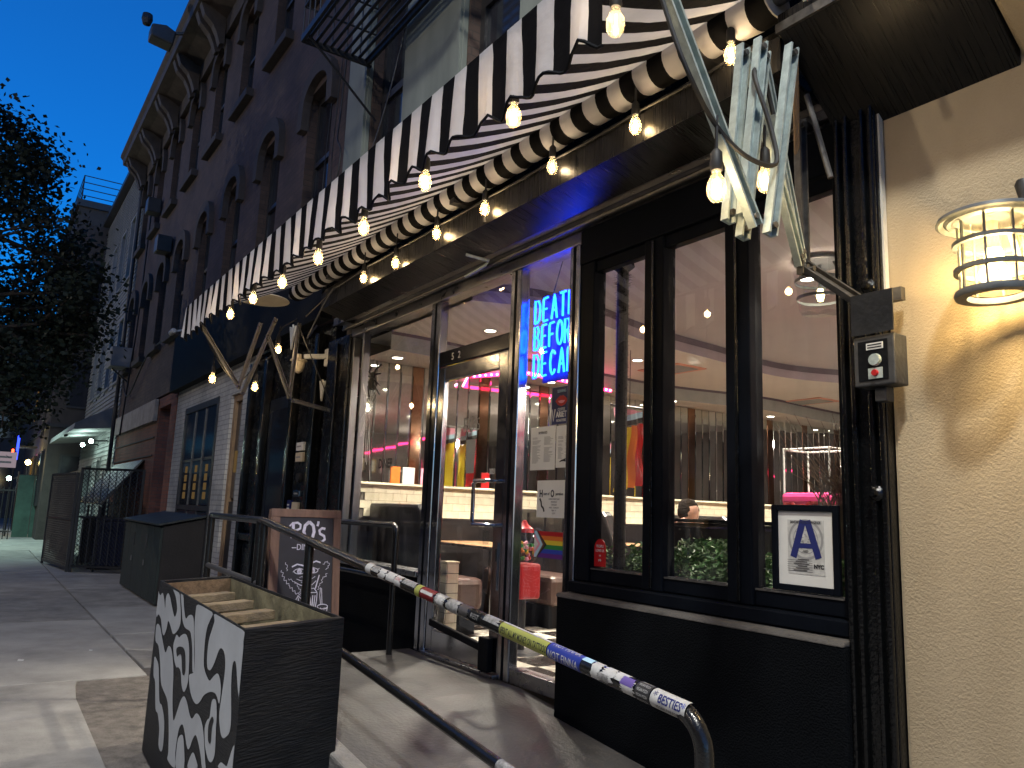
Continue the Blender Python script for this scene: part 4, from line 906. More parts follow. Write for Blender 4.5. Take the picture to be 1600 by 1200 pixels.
FB = [(-2.34, -1.35, 3.07), (-3.06, -1.35, 3.05), (-3.75, -1.35, 3.03), (-4.42, -1.35, 3.03), (-5.09, -1.35, 3.03), (-5.77, -1.35, 3.06), (-6.40, -1.35, 3.06)]
for i, p in enumerate(FB): bulb(p, '%s glowing bulb along the scalloped front edge of the awning' % ordn[i], True)
bulb((-1.70, -1.40, 3.10), 'unlit clear bulb at the top beside the valance corner', False)
BB = [(-2.0, -.485, 3.50), (-2.58, -.485, 3.415), (-3.24, -.485, 3.445), (-3.93, -.485, 3.415), (-4.55, -.485, 3.43), (-5.18, -.485, 3.375), (-5.77, -.485, 3.395)]
for i, p in enumerate(BB): bulb(p, '%s bulb of the string along the shutter hood%s' % (ordn[i], ', unlit' if i == 2 else ''), i != 2, 1.2, .0)
bulb((-1.50, -1.16, 2.545), 'large glowing bulb hanging off the steel awning arm', True, 1.3, .09)
bulb((-1.66, -.72, 2.75), 'bulb half hidden behind the bundle of awning arm bars', True, .9, .05)
for p, l in (((-7.36, -1.22, 2.66), 'glowing bulb low at the outer end of the far awning arm'), ((-7.36, -.83, 2.63), 'glowing bulb low at the middle of the far awning arm'), ((-7.36, -.64, 3.02), 'glowing bulb high on the far awning arm')): bulb(p, l, True, 1.2, .1)
def drape(pts, sag, n=6):
    out = []
    for a, b2 in zip(pts[:-1], pts[1:]):
        a, b2 = Vector(a), Vector(b2)
        for k in range(n): t = k/n; q = a.lerp(b2, t); q.z -= sag*4*t*(1-t); out.append(q)
    out.append(Vector(pts[-1])); return out
up_ = lambda L_, d: [(x, y, z+d) for x, y, z in L_]
tag(MB().tube(drape([(-1.66, -1.42, 3.2)]+up_(FB, .165)+[(-7.2, -1.38, 3.17)], .02), .007, 6).build('light_cable', 'rubber'), 'black light cable strung along the awning front bar', 'cable')
tag(MB().tube(drape([(x, -.452, 3.452) for x, y, z in BB]+[(-6.5, -.455, 3.42), (-7.2, -.45, 3.3)], .008), .007, 6).build('light_cable', 'rubber'), 'black light cable strung along the shutter hood', 'cable')
cable('light_cable', 'black cable looping down the steel arm at the right', [(-1.53, -1.42, 3.17), (-1.5, -1.36, 2.95), (-1.48, -1.3, 2.8), (-1.5, -1.17, 2.70), (-1.48, -1.05, 2.62), (-1.46, -.93, 2.62), (-1.48, -.92, 2.75), (-1.52, -.95, 2.95), (-1.6, -.8, 3.05), (-1.62, -.72, 2.93)], .008)
cable('light_cable', 'black cable hanging off the far awning arm', [(-7.3, -1.38, 3.1), (-7.34, -1.24, 2.85), (-7.36, -1.0, 2.6), (-7.36, -.83, 2.8), (-7.35, -.7, 2.9), (-7.36, -.64, 3.15), (-7.3, -.5, 3.28)], .007)
cable('light_cable', 'grey cable drooping from the left end of the shutter hood', [(-6.5, -.46, 3.42), (-6.7, -.47, 3.3), (-7.0, -.46, 3.12), (-7.25, -.4, 3.1), (-7.3, -.3, 3.25)], .008, 'galv_dull')

# ================================================================== lantern on the stucco wall
LX, LY, LZ = -1.135, -.24, 2.385
ln = thing('wall_lantern', 'lit round caged wall lantern on the ochre stucco at the right', 'lantern', (LX, LY, LZ))
MB().lathe((LX, LY, LZ), [(0, .175), (.04, .172), (.10, .155), (.160, .135), (.165, .122), (.156, .118), (.142, .127), (.13, .118), (.118, .124), (.10, .118), (.09, .12)], 40).build('cap', 'lantern_metal', ln, smooth=True)
MB().lathe((LX, LY, LZ), [(.098, .118), (.098, -.115)], 40).build('glass_shade', 'lantern_glass', ln, smooth=True)
MB().lathe((LX, LY, LZ), [(.084, -.118), (.084, -.138), (.118, -.138), (.122, -.128), (.118, -.115), (.084, -.115)], 40).build('base_ring', 'lantern_metal', ln, smooth=True)
for z in (.045, -.045): MB().lathe((LX, LY, LZ+z), [(.104, .007), (.119, .007), (.119, -.007), (.104, -.007), (.104, .007)], 40).build('cage_ring', 'lantern_metal', ln)
for k in range(8):
    a = 2*math.pi*k/8+.2; c, s = math.cos(a), math.sin(a); MB().bar((LX+c*.1025, LY+s*.1025, LZ-.115), (LX+c*.1025, LY+s*.1025, LZ+.12), .007, .007, (c, s, 0)).build('cage_bar', 'lantern_metal', ln)
MB().lathe((LX, LY, LZ), [(0, .03), (.022, .025), (.03, 0), (.02, -.035), (0, -.045)], 18).build('bulb', 'lamp_warm', ln, smooth=True)
MB().lathe((LX, LY, LZ), [(0, .118), (.018, .118), (.018, .03)], 12).build('socket', 'cream_plastic', ln)
MB().bar((LX, LY+.02, LZ+.175), (LX, -.06, LZ+.175), .055, .04).build('arm', 'lantern_metal', ln, bev=.008)
MB().box(LX+.02, LX+.19, -.085, -.057, LZ-.09, LZ+.24).build('wall_plate', 'lantern_metal', ln, bev=.01)
MB().bar((LX+.03, LY+.06, LZ+.10), (LX+.03, -.075, LZ-.06), .02, .02).build('stay', 'lantern_metal', ln)
MB().lathe((LX+.06, -.13, LZ+.2), [(0, .08), (.022, .075), (.028, .06), (.02, .02), (.022, 0)], 16).build('photocell', 'iron', ln, smooth=True)
point('light', (LX, LY, LZ-.01), 30, (1, .72, .34), ln, .045)
# key switch box with lid up
kbx = thing('key_switch_box', 'grey metal key switch box with raised lid on the black pier', 'switch box', (-1.6, -.2, 2.1))
MB().box(-1.66, -1.50, -.21, -.20+.08, 2.01, 2.20).build('body', 'box_gray', kbx, bev=.006)
one('faceplate', 'black_matte', kbx, -1.64, -1.525, -.2135, -.2105, 2.03, 2.18)
one('label_plate', 'paper', kbx, -1.605, -1.54, -.2165, -.214, 2.145, 2.17)
for k in range(2): one('print_line', 'ink', kbx, -1.60, -1.545, -.2175, -.2168, 2.150+.01*k, 2.155+.01*k)
MB().lathe((-1.572, -.214, 2.105), [(0, -.012), (.021, -.012), (.024, 0)], 18, 'y').build('key_cylinder', 'galv', kbx); MB().box(-1.60, -1.545, -.217, -.214, 2.035, 2.075).build('button_plate', 'galv', kbx)
MB().lathe((-1.572, -.2175, 2.056), [(0, -.01), (.011, -.01), (.013, 0)], 14, 'y').build('red_button', 'red', kbx)
MB().prism([(-.165, 0), (.0, 0), (.03, .15), (-.13, .15)], (-1.495, -.22, 2.205), (1, 0, 0), (.0, -.35, .94), (0, .006, .002)).build('lid', 'box_gray', kbx)
MB().box(-1.60, -1.555, -.18, -.125, 1.955, 2.008).build('conduit_stub', 'box_gray', kbx, bev=.004); MB().box(-1.56, -1.51, -.13, -.1, 2.34, 2.39).build('mount_tab', 'galv_dull', kbx)
# ================================================================== ramp handrail with stickers
hr = thing('handrail', 'black pipe handrail plastered with stickers along the ramp', 'handrail', (-3.5, -1.3, .2))
RA, RB = Vector((-5.2, -1.3, 1.385)), Vector((-1.53, -1.3, 1.01)); RD = (RB-RA).normalized(); RRr = .0245
bend = []
for k in range(9):
    a = k/8*1.47; bend.append((RB.x+.10*math.sin(a), -1.3, RB.z-.10*(1-math.cos(a))-.0*k))
MB().tube([tuple(RA), tuple(RA.lerp(RB, .5))]+bend+[(-1.425, -1.3, .7), (-1.42, -1.3, RZ(-1.45)-.05)], RRr, 20).build('top_rail', 'black_rail', hr, smooth=True)
MB().tube([(-6.55, -1.3, 1.385), tuple(RA)], RRr, 16).build('top_rail', 'black_rail', hr, smooth=True)
MB().tube([(-5.2, -1.3, .93), (-3.71, -1.3, .78), (-1.46, -1.3, .555)], .022, 16).build('lower_rail', 'black_rail', hr, smooth=True)
MB().tube([(-6.55, -1.3, 1.0), (-5.2, -1.3, .98)], .02, 12).build('lower_rail', 'galv_dull', hr, smooth=True)
for x in (-6.55, -5.27, -5.17, -4.32):
    zt = 1.385 if x < -5.2 else RA.lerp(RB, (x-RA.x)/(RB.x-RA.x)).z
    MB().tube([(x, -1.3, -.1 if x < -5.4 else RZ(x)-.02), (x, -1.3, zt)], .026, 14).build('post', 'black_rail', hr, smooth=True)
    MB().lathe((x, -1.3, max(RZ(x) if x > -5.4 else 0, 0)), [(.026, .02), (.055, .016), (.06, 0)], 16).build('base_plate', 'black_rail', hr)
e_up = RD.cross(Vector((0, -1, 0))); e_up = -e_up if e_up.z < 0 else e_up
def railpt(x, ang, r):
    c = RA.lerp(RB, (x-RA.x)/(RB.x-RA.x)); return c+(Vector((0, -1, 0))*math.cos(ang)+e_up*math.sin(ang))*r
def sleeve(name, x0, x1, a0, a1, m, lift=.0006, jag=0., seed=1):
    q = random.Random(seed); b = MB(); n = 16; mm = 8
    ja = [q.uniform(-jag, jag) for _ in range(n+1)]; jb = [q.uniform(-jag, jag) for _ in range(n+1)]
    for i in range(mm+1):
        for k in range(n+1):
            xa, xb = x0+ja[k], x1+jb[k]; b.v.append(tuple(railpt(xa+(xb-xa)*i/mm, R(a0+(a1-a0)*k/n), RRr+lift)))
    for i in range(mm):
        for k in range(n): j = i*(n+1)+k; b.f.append((j, j+1, j+n+2, j+n+1))
    return b.build(name, m, hr, smooth=True)
def wrap_text(s, x, a, size, m, lift=.0014, fs_=(1, 1), parent=None, bold=0.):
    vs, fs = text_mesh(s, size, ext=0, font_scale=fs_, align='CENTER', bold=bold)
    bm = bmesh.new(); bv = [bm.verts.new((v.x, v.y, 0)) for v in vs]   # cut into thin courses so that the print follows the pipe
    for f in fs:
        try: bm.faces.new([bv[i] for i in f])
        except ValueError: pass
    k = -.03
    while k < .06:
        bmesh.ops.bisect_plane(bm, geom=bm.verts[:]+bm.edges[:]+bm.faces[:], plane_co=(0, k, 0), plane_no=(0, 1, 0)); k += .004
    bm.verts.index_update(); V = [v.co.copy() for v in bm.verts]; F = [[v.index for v in f.verts] for f in bm.faces]; bm.free()
    b = MB(); b.add([railpt(x+v.x, R(a)+v.y/RRr, RRr+lift) for v in V], F); return b.build('lettering', m, parent or hr, recalc=False)
def st(*a, **k):
    o = sleeve('sticker', *a, **k); return o
st(-3.50, -3.44, -75, 120, 'sticker_white', seed=2); st(-3.43, -3.36, 10, 130, 'sticker_gray', jag=.006, seed=3); st(-3.35, -3.29, -40, 110, 'sticker_white', jag=.014, seed=4)
st(-3.28, -3.19, -20, 120, 'sticker_white', jag=.012, seed=5); s_ = st(-3.19, -3.13, -35, 100, 'sticker_white', jag=.01, seed=6); wrap_text('LOVE', -3.16, 25, .02, 'red', parent=s_)
st(-3.11, -3.0, 25, 130, 'sticker_gray', jag=.01, seed=7)
st(-2.99, -2.95, -70, 130, 'lime', seed=8); s_ = st(-2.945, -2.83, -40, 120, 'sticker_red', jag=.006, seed=9); st(-2.94, -2.84, 15, 45, 'sticker_white', lift=.001, jag=.004, seed=10)
st(-2.82, -2.74, -50, 120, 'sticker_gray', seed=11, jag=.006); st(-2.80, -2.75, -20, 70, 'sticker_white', lift=.001, jag=.01, seed=12)
s_ = st(-2.72, -2.64, -60, 125, 'sticker_gray', seed=13, jag=.008); st(-2.63, -2.56, -30, 110, 'galv_dull', seed=14, jag=.012)
o_ = sleeve('sticker', -2.55, -2.47, -45, 60, 'black_matte', seed=15); wrap_text('REST', -2.51, -8, .026, 'sticker_gray', parent=o_)
st(-2.45, -2.36, 20, 130, 'sticker_gray', jag=.016, seed=16)
s_ = st(-2.345, -2.07, -65, 75, 'lime', seed=17); wrap_text('I SPENT ALL MY MONEY ON TATTOOS', -2.208, -18, .030, 'ink', parent=s_, fs_=(.52, 1), bold=.0006)
st(-2.345, -2.07, 78, 130, 'sticker_white', seed=18, jag=.004)
s_ = st(-2.065, -1.90, -75, 135, 'sticker_blue', seed=19); wrap_text('NOT FINNA', -1.985, -35, .034, 'sticker_white', parent=s_, fs_=(.82, 1)); wrap_text('NOT FINNA', -1.985, 62, .030, 'sticker_white', parent=s_, fs_=(.82, 1))
st(-1.90, -1.855, 50, 130, 'pale_blue', seed=20)
st(-1.848, -1.81, -40, 110, 'sticker_white', jag=.004, seed=21); st(-1.80, -1.755, -20, 120, 'sticker_white', jag=.01, seed=22); st(-1.815, -1.77, -30, 20, 'sticker_gray', lift=.001, jag=.006, seed=23)
st(-1.75, -1.70, 20, 120, 'sticker_white', jag=.008, seed=24); st(-1.715, -1.665, -50, 50, 'sticker_white', jag=.008, seed=25); st(-1.72, -1.67, 10, 70, 'sticker_purple', lift=.0011, jag=.003, seed=26)
s_ = st(-1.66, -1.605, -70, 125, 'ink', seed=27)
for k in range(5): wrap_text('VEGAN PIZZA', -1.632, -50+34*k, .011, 'sticker_white', parent=s_, fs_=(.62, 1))
s_ = st(-1.60, -1.475, -65, 115, 'sticker_white', seed=28); wrap_text('BESTIES', -1.53, 0, .032, 'navy_print', parent=s_, fs_=(.78, 1), bold=.0008); wrap_text('VEGAN PARADISE', -1.535, -42, .014, 'ink', parent=s_, fs_=(.8, 1))
wrap_text('*', -1.585, 5, .035, 'navy_print', parent=s_); wrap_text('*', -1.484, -2, .035, 'blue', parent=s_)
for z0, z1, m, sd in ((.79, .88, 'sticker_white', 1), (.66, .78, 'sticker_gray', 2)):
    b = MB()
    for i in range(7):
        for k in range(15):
            a = R(-130+150*k/14); b.v.append((-1.424+(RRr+.001)*math.sin(a)*-1, -1.3-(RRr+.001)*math.cos(a), z0+(z1-z0)*i/6))
    for i in range(6):
        for k in range(14): j = i*15+k; b.f.append((j, j+1, j+16, j+15))
    b.build('sticker', m, hr, smooth=True)
MB().tube([(-2.34, -1.3, .643), (-2.24, -1.3, .633)], .0228, 16, cap=False).build('sticker', 'sticker_gray', hr, smooth=True)
# guard rail at the wall side of the landing
gr = thing('guard_rail', 'short black guard rail against the diner bulkhead behind the sign', 'guard rail', (-6, -.3, .46))
MB().tube([(-7.0, -.3, 1.365), (-5.31, -.3, 1.372), (-5.275, -.3, 1.35), (-5.27, -.3, 1.3)], .022, 14).build('top_rail', 'black_rail', gr, smooth=True)
MB().tube([(-7.0, -.3, .98), (-5.27, -.3, .985)], .018, 12).build('lower_rail', 'black_rail', gr, smooth=True)
for x in (-6.9, -5.27): MB().tube([(x, -.3, .44 if x > -5.4 else -.1), (x, -.3, 1.33)], .022, 14).build('post', 'black_rail', gr, smooth=True)

# ================================================================== planter with painted drips
pl = thing('planter_box', 'tall black plywood planter with white squiggle mural in front of the ramp', 'planter', (-4.3, -1.66, 0))
PA, PB, PC, PD = Vector((-5.34, -1.87, 0)), Vector((-5.6, -1.37, 0)), Vector((-3.43, -1.44, 0)), Vector((-3.23, -1.94, 0))
cen = (PA+PB+PC+PD)/4
def inset(p, d): return p+(cen-p).normalized()*d
def wallp(a, b2, z0, z1, th, name, m):
    ia, ib = inset(a, th), inset(b2, th); q = MB()
    q.add([(a.x, a.y, z0), (b2.x, b2.y, z0), (ib.x, ib.y, z0), (ia.x, ia.y, z0), (a.x, a.y, z1), (b2.x, b2.y, z1), (ib.x, ib.y, z1), (ia.x, ia.y, z1)], [(0,3,2,1),(4,5,6,7),(0,1,5,4),(1,2,6,5),(2,3,7,6),(3,0,4,7)])
    return q.build(name, m, pl, bev=.003)
side = wallp(PA, PD, 0, 1.0, .05, 'mural_side', 'ply_black'); wallp(PD, PC, 0, 1.0, .05, 'end_board', 'ply_black'); wallp(PC, PB, 0, 1.0, .05, 'back_board', 'ply_black'); wallp(PB, PA, 0, 1.0, .05, 'end_board', 'ply_black')
def inner(a, b2, m, nm, z0=.62, z1=.985, th=.056):
    ia, ib, ja, jb = inset(a, th), inset(b2, th), inset(a, th+.012), inset(b2, th+.012); q = MB()
    q.add([(ia.x, ia.y, z0), (ib.x, ib.y, z0), (jb.x, jb.y, z0), (ja.x, ja.y, z0), (ia.x, ia.y, z1), (ib.x, ib.y, z1), (jb.x, jb.y, z1), (ja.x, ja.y, z1)], [(0,3,2,1),(4,5,6,7),(0,1,5,4),(1,2,6,5),(2,3,7,6),(3,0,4,7)])
    return q.build(nm, m, pl)
inner(PB, PA, 'wood_old', 'inner_board'); inner(PC, PB, 'liner', 'inner_liner', th=.058); inner(PA, PD, 'wood_old', 'inner_board', th=.060); inner(PD, PC, 'wood_old', 'inner_board', th=.062)
one('soil', 'dirt', pl, -5.2, -3.5, -1.82, -1.5, .55, .64)
for t in (.13, .34, .55, .76):
    a, b2 = PA.lerp(PD, t), PB.lerp(PC, t); a2, b3 = a.lerp(b2, .13), a.lerp(b2, .87); MB().bar((a2.x, a2.y, .90), (b3.x, b3.y, .90), .085, .05).build('slat', 'wood_slat', pl, bev=.006)
MB().bar((-4.9, -1.66, .85), (-3.6, -1.69, .85), .06, .035).build('slat', 'wood_slat', pl)
pd = (PD-PA).normalized(); pn = Vector((pd.y, -pd.x, 0)); pn = pn if pn.y < 0 else -pn
MURAL = [[(-0.057,0.938),(0.074,0.916),(0.151,0.939),(0.232,0.909),(0.291,0.864),(0.281,0.924),(0.335,0.956),(0.411,0.943),(0.489,0.906),(0.597,0.86),(0.643,0.87),(0.661,0.908),(0.587,0.962),(0.49,0.993),(0.671,0.993),(0.733,0.947),(0.793,0.868),(0.771,0.822),(0.694,0.785),(0.617,0.767),(0.555,0.783),(0.438,0.813),(0.404,0.762),(0.341,0.718),(0.271,0.734),(0.192,0.789),(0.088,0.805),(0.027,0.783),(-0.047,0.858)],[(0.05,0.722),(0.095,0.75),(0.19,0.746),(0.278,0.707),(0.402,0.652),(0.464,0.644),(0.519,0.687),(0.615,0.686),(0.701,0.631),(0.748,0.572),(0.79,0.463),(0.852,0.386),(0.891,0.379),(0.949,0.44),(1.006,0.5),(1.076,0.534),(1.155,0.524),(1.252,0.484),(1.313,0.483),(1.39,0.524),(1.484,0.522),(1.564,0.485),(1.645,0.389),(1.669,0.362),(1.608,0.345),(1.553,0.385),(1.479,0.422),(1.416,0.435),(1.358,0.399),(1.321,0.357),(1.282,0.339),(1.233,0.353),(1.17,0.39),(1.104,0.408),(1.035,0.373),(1.007,0.303),(1.003,0.248),(1.024,0.184),(0.825,0.169),(0.824,0.209),(0.766,0.317),(0.664,0.419),(0.509,0.448),(0.407,0.472),(0.315,0.564),(0.203,0.639),(0.083,0.649)],[(0.104,0.556),(0.198,0.558),(0.295,0.524),(0.416,0.375),(0.506,0.368),(0.628,0.31),(0.663,0.2),(0.622,0.156),(0.531,0.167),(0.505,0.246),(0.408,0.303),(0.324,0.311),(0.222,0.436),(0.143,0.459)],[(0.69,0.75),(0.723,0.778),(0.799,0.775),(0.839,0.789),(0.92,0.811),(0.996,0.813),(1.073,0.776),(1.113,0.703),(1.132,0.612),(1.066,0.552),(0.989,0.569),(0.935,0.623),(0.858,0.634),(0.805,0.624),(0.724,0.652),(0.662,0.711)],[(0.72,0.994),(0.794,0.993),(0.85,0.935),(0.922,0.889),(0.998,0.915),(1.093,0.923),(1.144,0.882),(1.201,0.78),(1.246,0.695),(1.231,0.677),(1.205,0.688),(1.159,0.774),(1.101,0.828),(1.049,0.845),(0.925,0.844),(0.838,0.874),(0.779,0.935)],[(1.191,0.991),(1.509,0.995),(1.491,0.959),(1.439,0.915),(1.421,0.853),(1.434,0.773),(1.464,0.735),(1.536,0.712),(1.591,0.707),(1.647,0.733),(1.716,0.761),(1.766,0.755),(1.808,0.716),(1.804,0.655),(1.755,0.672),(1.704,0.678),(1.611,0.663),(1.505,0.627),(1.435,0.584),(1.364,0.559),(1.271,0.564),(1.193,0.593),(1.144,0.646),(1.233,0.674),(1.25,0.704),(1.216,0.783),(1.16,0.876),(1.152,0.947)],[(1.585,0.997),(2.072,1.0),(2.101,0.956),(2.118,0.877),(2.137,0.757),(2.135,0.728),(2.089,0.76),(2.049,0.815),(2.02,0.854),(1.99,0.86),(1.965,0.838),(1.973,0.762),(2.02,0.645),(2.013,0.593),(1.968,0.564),(1.917,0.546),(1.867,0.558),(1.822,0.613),(1.83,0.681),(1.849,0.777),(1.842,0.83),(1.807,0.864),(1.753,0.872),(1.707,0.855),(1.651,0.796),(1.601,0.759),(1.565,0.747),(1.52,0.752),(1.495,0.798),(1.499,0.865),(1.543,0.922),(1.576,0.963)],[(1.666,0.633),(1.709,0.654),(1.749,0.65),(1.779,0.603),(1.787,0.552),(1.807,0.465),(1.786,0.427),(1.747,0.407),(1.69,0.408),(1.619,0.443),(1.583,0.503),(1.615,0.546),(1.655,0.568)],[(1.039,0.327),(1.109,0.361),(1.167,0.351),(1.24,0.243),(1.051,0.191),(1.023,0.276)],[(1.329,0.304),(1.394,0.354),(1.462,0.347),(1.513,0.319),(1.322,0.266)],[(2.094,0.561),(2.13,0.571),(2.171,0.566),(2.2,0.509),(1.895,0.425),(1.921,0.454),(1.982,0.461),(2.022,0.469),(2.057,0.518)],[(0.764,0.71),(0.846,0.736),(0.957,0.745),(1.017,0.718),(1.054,0.653),(1.026,0.624),(0.977,0.631),(0.913,0.701),(0.846,0.694),(0.807,0.679)],[(1.7,0.579),(1.733,0.579),(1.738,0.567),(1.72,0.536),(1.727,0.484),(1.701,0.471),(1.668,0.483),(1.654,0.534)]]
from mathutils.geometry import tessellate_polygon
def smooth_poly(p):
    n = len(p); out = []
    for i in range(n):
        p0, p1, p2, p3 = [Vector(p[(i+k-1) % n]) for k in range(4)]
        for t in (0, .34, .67): out.append(.5*((2*p1)+(p2-p0)*t+(2*p0-5*p1+4*p2-p3)*t*t+(3*p1-p0-3*p2+p3)*t**3))
    return out
for i, poly in enumerate(MURAL):
    P = smooth_poly(poly); L_ = (PD-PA).length; hole = i >= 11; off = .004 if hole else .0022
    V = [PA+pd*min(max(p.x, .004), L_-.004)+Vector((0, 0, min(p.y, .994)))+pn*off for p in P]
    tri = tessellate_polygon([[Vector((p.x, p.y, 0)) for p in P]])
    b = MB(); b.add(V, [tuple(t) for t in tri]); b.build('painted_gap' if hole else 'painted_drip', 'ply_black' if hole else 'mural_white', side)

# ================================================================== A-frame sign
sg = thing('a_frame_sign', 'wood framed chalkboard sign lettered RO\'s behind the handrail', 'sign', (-5.4, -.95, .46))
SO = Vector((-5.33, -1.215, 1.465)); sx_ = Vector((0, 1, 0)); sy_ = Vector((-.12, 0, .993)); sn_ = sx_.cross(sy_)
def S(zx, zy, lift=0.): return SO+sx_*((zx-45)*.00064)-sy_*((zy-40)*.00063)+sn_*lift
def sboard(name, x0, y0, x1, y1, m, th=.022, lift=0.):
    p = [S(x0, y1, lift), S(x1, y1, lift), S(x1, y0, lift), S(x0, y0, lift)]; q = [v-sn_*th for v in p]
    return MB().add(p+q, [(0,1,2,3),(7,6,5,4),(0,4,5,1),(1,5,6,2),(2,6,7,3),(3,7,4,0)]).build(name, m, sg, bev=.002)
sboard('frame_board', 50, 40, 830, 126, 'wood_frame'); sboard('frame_board', 50, 127, 146, 1640, 'wood_frame'); sboard('frame_board', 747, 127, 830, 1640, 'wood_frame'); sboard('frame_board', 147, 1560, 746, 1640, 'wood_frame')
bd = sboard('chalkboard', 147, 127, 746, 1559, 'chalkboard', .012, -.006)
q = MB().add([S(50, 40, -.03), S(830, 40, -.03), S(830, 1640, -.03)-Vector((.34, 0, 0)), S(50, 1640, -.03)-Vector((.34, 0, 0))]+[v for v in [S(50, 40, -.05), S(830, 40, -.05), S(830, 1640, -.05)-Vector((.34, 0, 0)), S(50, 1640, -.05)-Vector((.34, 0, 0))]], [(0,1,2,3),(7,6,5,4),(0,4,5,1),(1,5,6,2),(2,6,7,3),(3,7,4,0)]).build('rear_leaf', 'wood_frame', sg)
def chalk(name, strokes):
    b = MB(); o = S(45, 40, -.0045)
    for pts, wd in strokes: b.ribbon([((x-45)*.00064, -(y-40)*.00063) for x, y in pts], wd*.00064, o, sx_, sy_)
    return b.build(name, 'chalk', bd, recalc=False)
def arc(cx, cy, rx, ry, a0=0, a1=360, n=18): return [(cx+rx*math.cos(R(a0+(a1-a0)*k/n)), cy+ry*math.sin(R(a0+(a1-a0)*k/n))) for k in range(n+1)]
chalk('letter', [([(292, 180), (292, 260), (292, 345)], 32), ([(252, 225), (278, 195)], 16), ([(292, 192), (340, 186), (372, 208), (370, 248), (330, 268), (292, 272)], 24), ([(325, 268), (352, 320), (388, 355)], 27), ([(266, 345), (316, 345)], 14)])
chalk('letter', [([(470, 172), (422, 215), (410, 280), (430, 345), (467, 380), (510, 340), (525, 280), (515, 215), (466, 172)], 34)])
chalk('apostrophe', [([(572, 166), (570, 190), (560, 218)], 26)])
chalk('letter', [([(652, 248), (615, 240), (585, 265), (592, 300), (640, 325), (650, 362), (612, 392), (556, 388)], 28)])
text('lettering', 'DINER', .058, 'chalk', bd, S(440, 478, -.0045), sx_, sy_, font_scale=(.8, 1)); chalk('dash', [([(285, 455), (335, 455)], 8), ([(545, 455), (600, 455)], 8)])
def wavy(pts, amp=14, n=8):
    out = []
    for (x0, y0), (x1, y1) in zip(pts[:-1], pts[1:]):
        d = math.hypot(x1-x0, y1-y0); m_ = max(3, int(d/14)); nx_, ny_ = -(y1-y0)/d, (x1-x0)/d
        for k in range(m_): t = k/m_; s = amp*math.sin(k*math.pi/1.5); out.append((x0+(x1-x0)*t+nx_*s, y0+(y1-y0)*t+ny_*s))
    out.append(pts[-1]); return out
chalk('drawn_brow', [([(295, 658), (350, 630), (400, 640), (442, 657)], 15)]); chalk('drawn_brow', [([(460, 652), (510, 618), (560, 597), (610, 614)], 15)])
for cx, cy in ((378, 705), (525, 697)):
    chalk('drawn_eye', [(arc(cx, cy, 58, 27), 8), (arc(cx, cy, 20, 20), 12), (arc(cx, cy-2, 8, 8), 8), ([(cx-70, cy+8), (cx-58, cy-8), (cx, cy-34), (cx+60, cy-12), (cx+74, cy-24)], 7)])
chalk('drawn_face', [([(455, 672), (470, 745), (490, 770), (470, 790)], 5), ([(380, 770), (410, 760), (430, 785)], 5), ([(350, 785), (400, 805), (450, 800), (510, 790), (555, 760)], 6), ([(330, 815), (390, 848), (455, 868), (520, 850), (568, 805)], 7), ([(400, 820), (450, 832), (500, 820)], 5)])
chalk('drawn_hair', [(wavy([(185, 690), (215, 780), (280, 860), (340, 925), (400, 955)]), 6), (wavy([(260, 780), (330, 810), (380, 870), (405, 940)], 12), 5), (wavy([(690, 730), (640, 790), (610, 860), (585, 900)]), 6), (wavy([(225, 610), (245, 660), (240, 700)], 10), 6), (wavy([(635, 630), (690, 600), (712, 640), (670, 690)], 10), 6), (wavy([(430, 880), (420, 950)], 10), 5), (wavy([(520, 870), (490, 930)], 10), 5)])
chalk('drawn_milkshake', [([(480, 930), (486, 1010), (495, 1110), (560, 1120), (578, 1010), (582, 930), (480, 930)], 9), ([(490, 925), (510, 890), (545, 885), (578, 925)], 9), ([(560, 890), (600, 745)], 13), ([(505, 960), (515, 1080)], 11), ([(535, 960), (528, 1090)], 11), ([(560, 960), (548, 1080)], 9)])
chalk('drawn_arm', [([(160, 968), (230, 1000), (320, 1035), (345, 1010), (372, 965), (380, 1010), (420, 1070)], 10), ([(370, 955), (400, 985), (440, 995), (480, 975)], 7), ([(180, 958), (215, 985)], 12)])
chalk('drawn_cup', [(arc(645, 1080, 58, 24), 8), ([(590, 1085), (600, 1130), (650, 1145), (695, 1130), (702, 1085)], 8), ([(625, 1060), (612, 960), (618, 880), (630, 890), (640, 1055)], 7), ([(600, 1105), (695, 1105)], 6), ([(625, 1090), (630, 1140)], 6), ([(665, 1090), (662, 1140)], 6)])

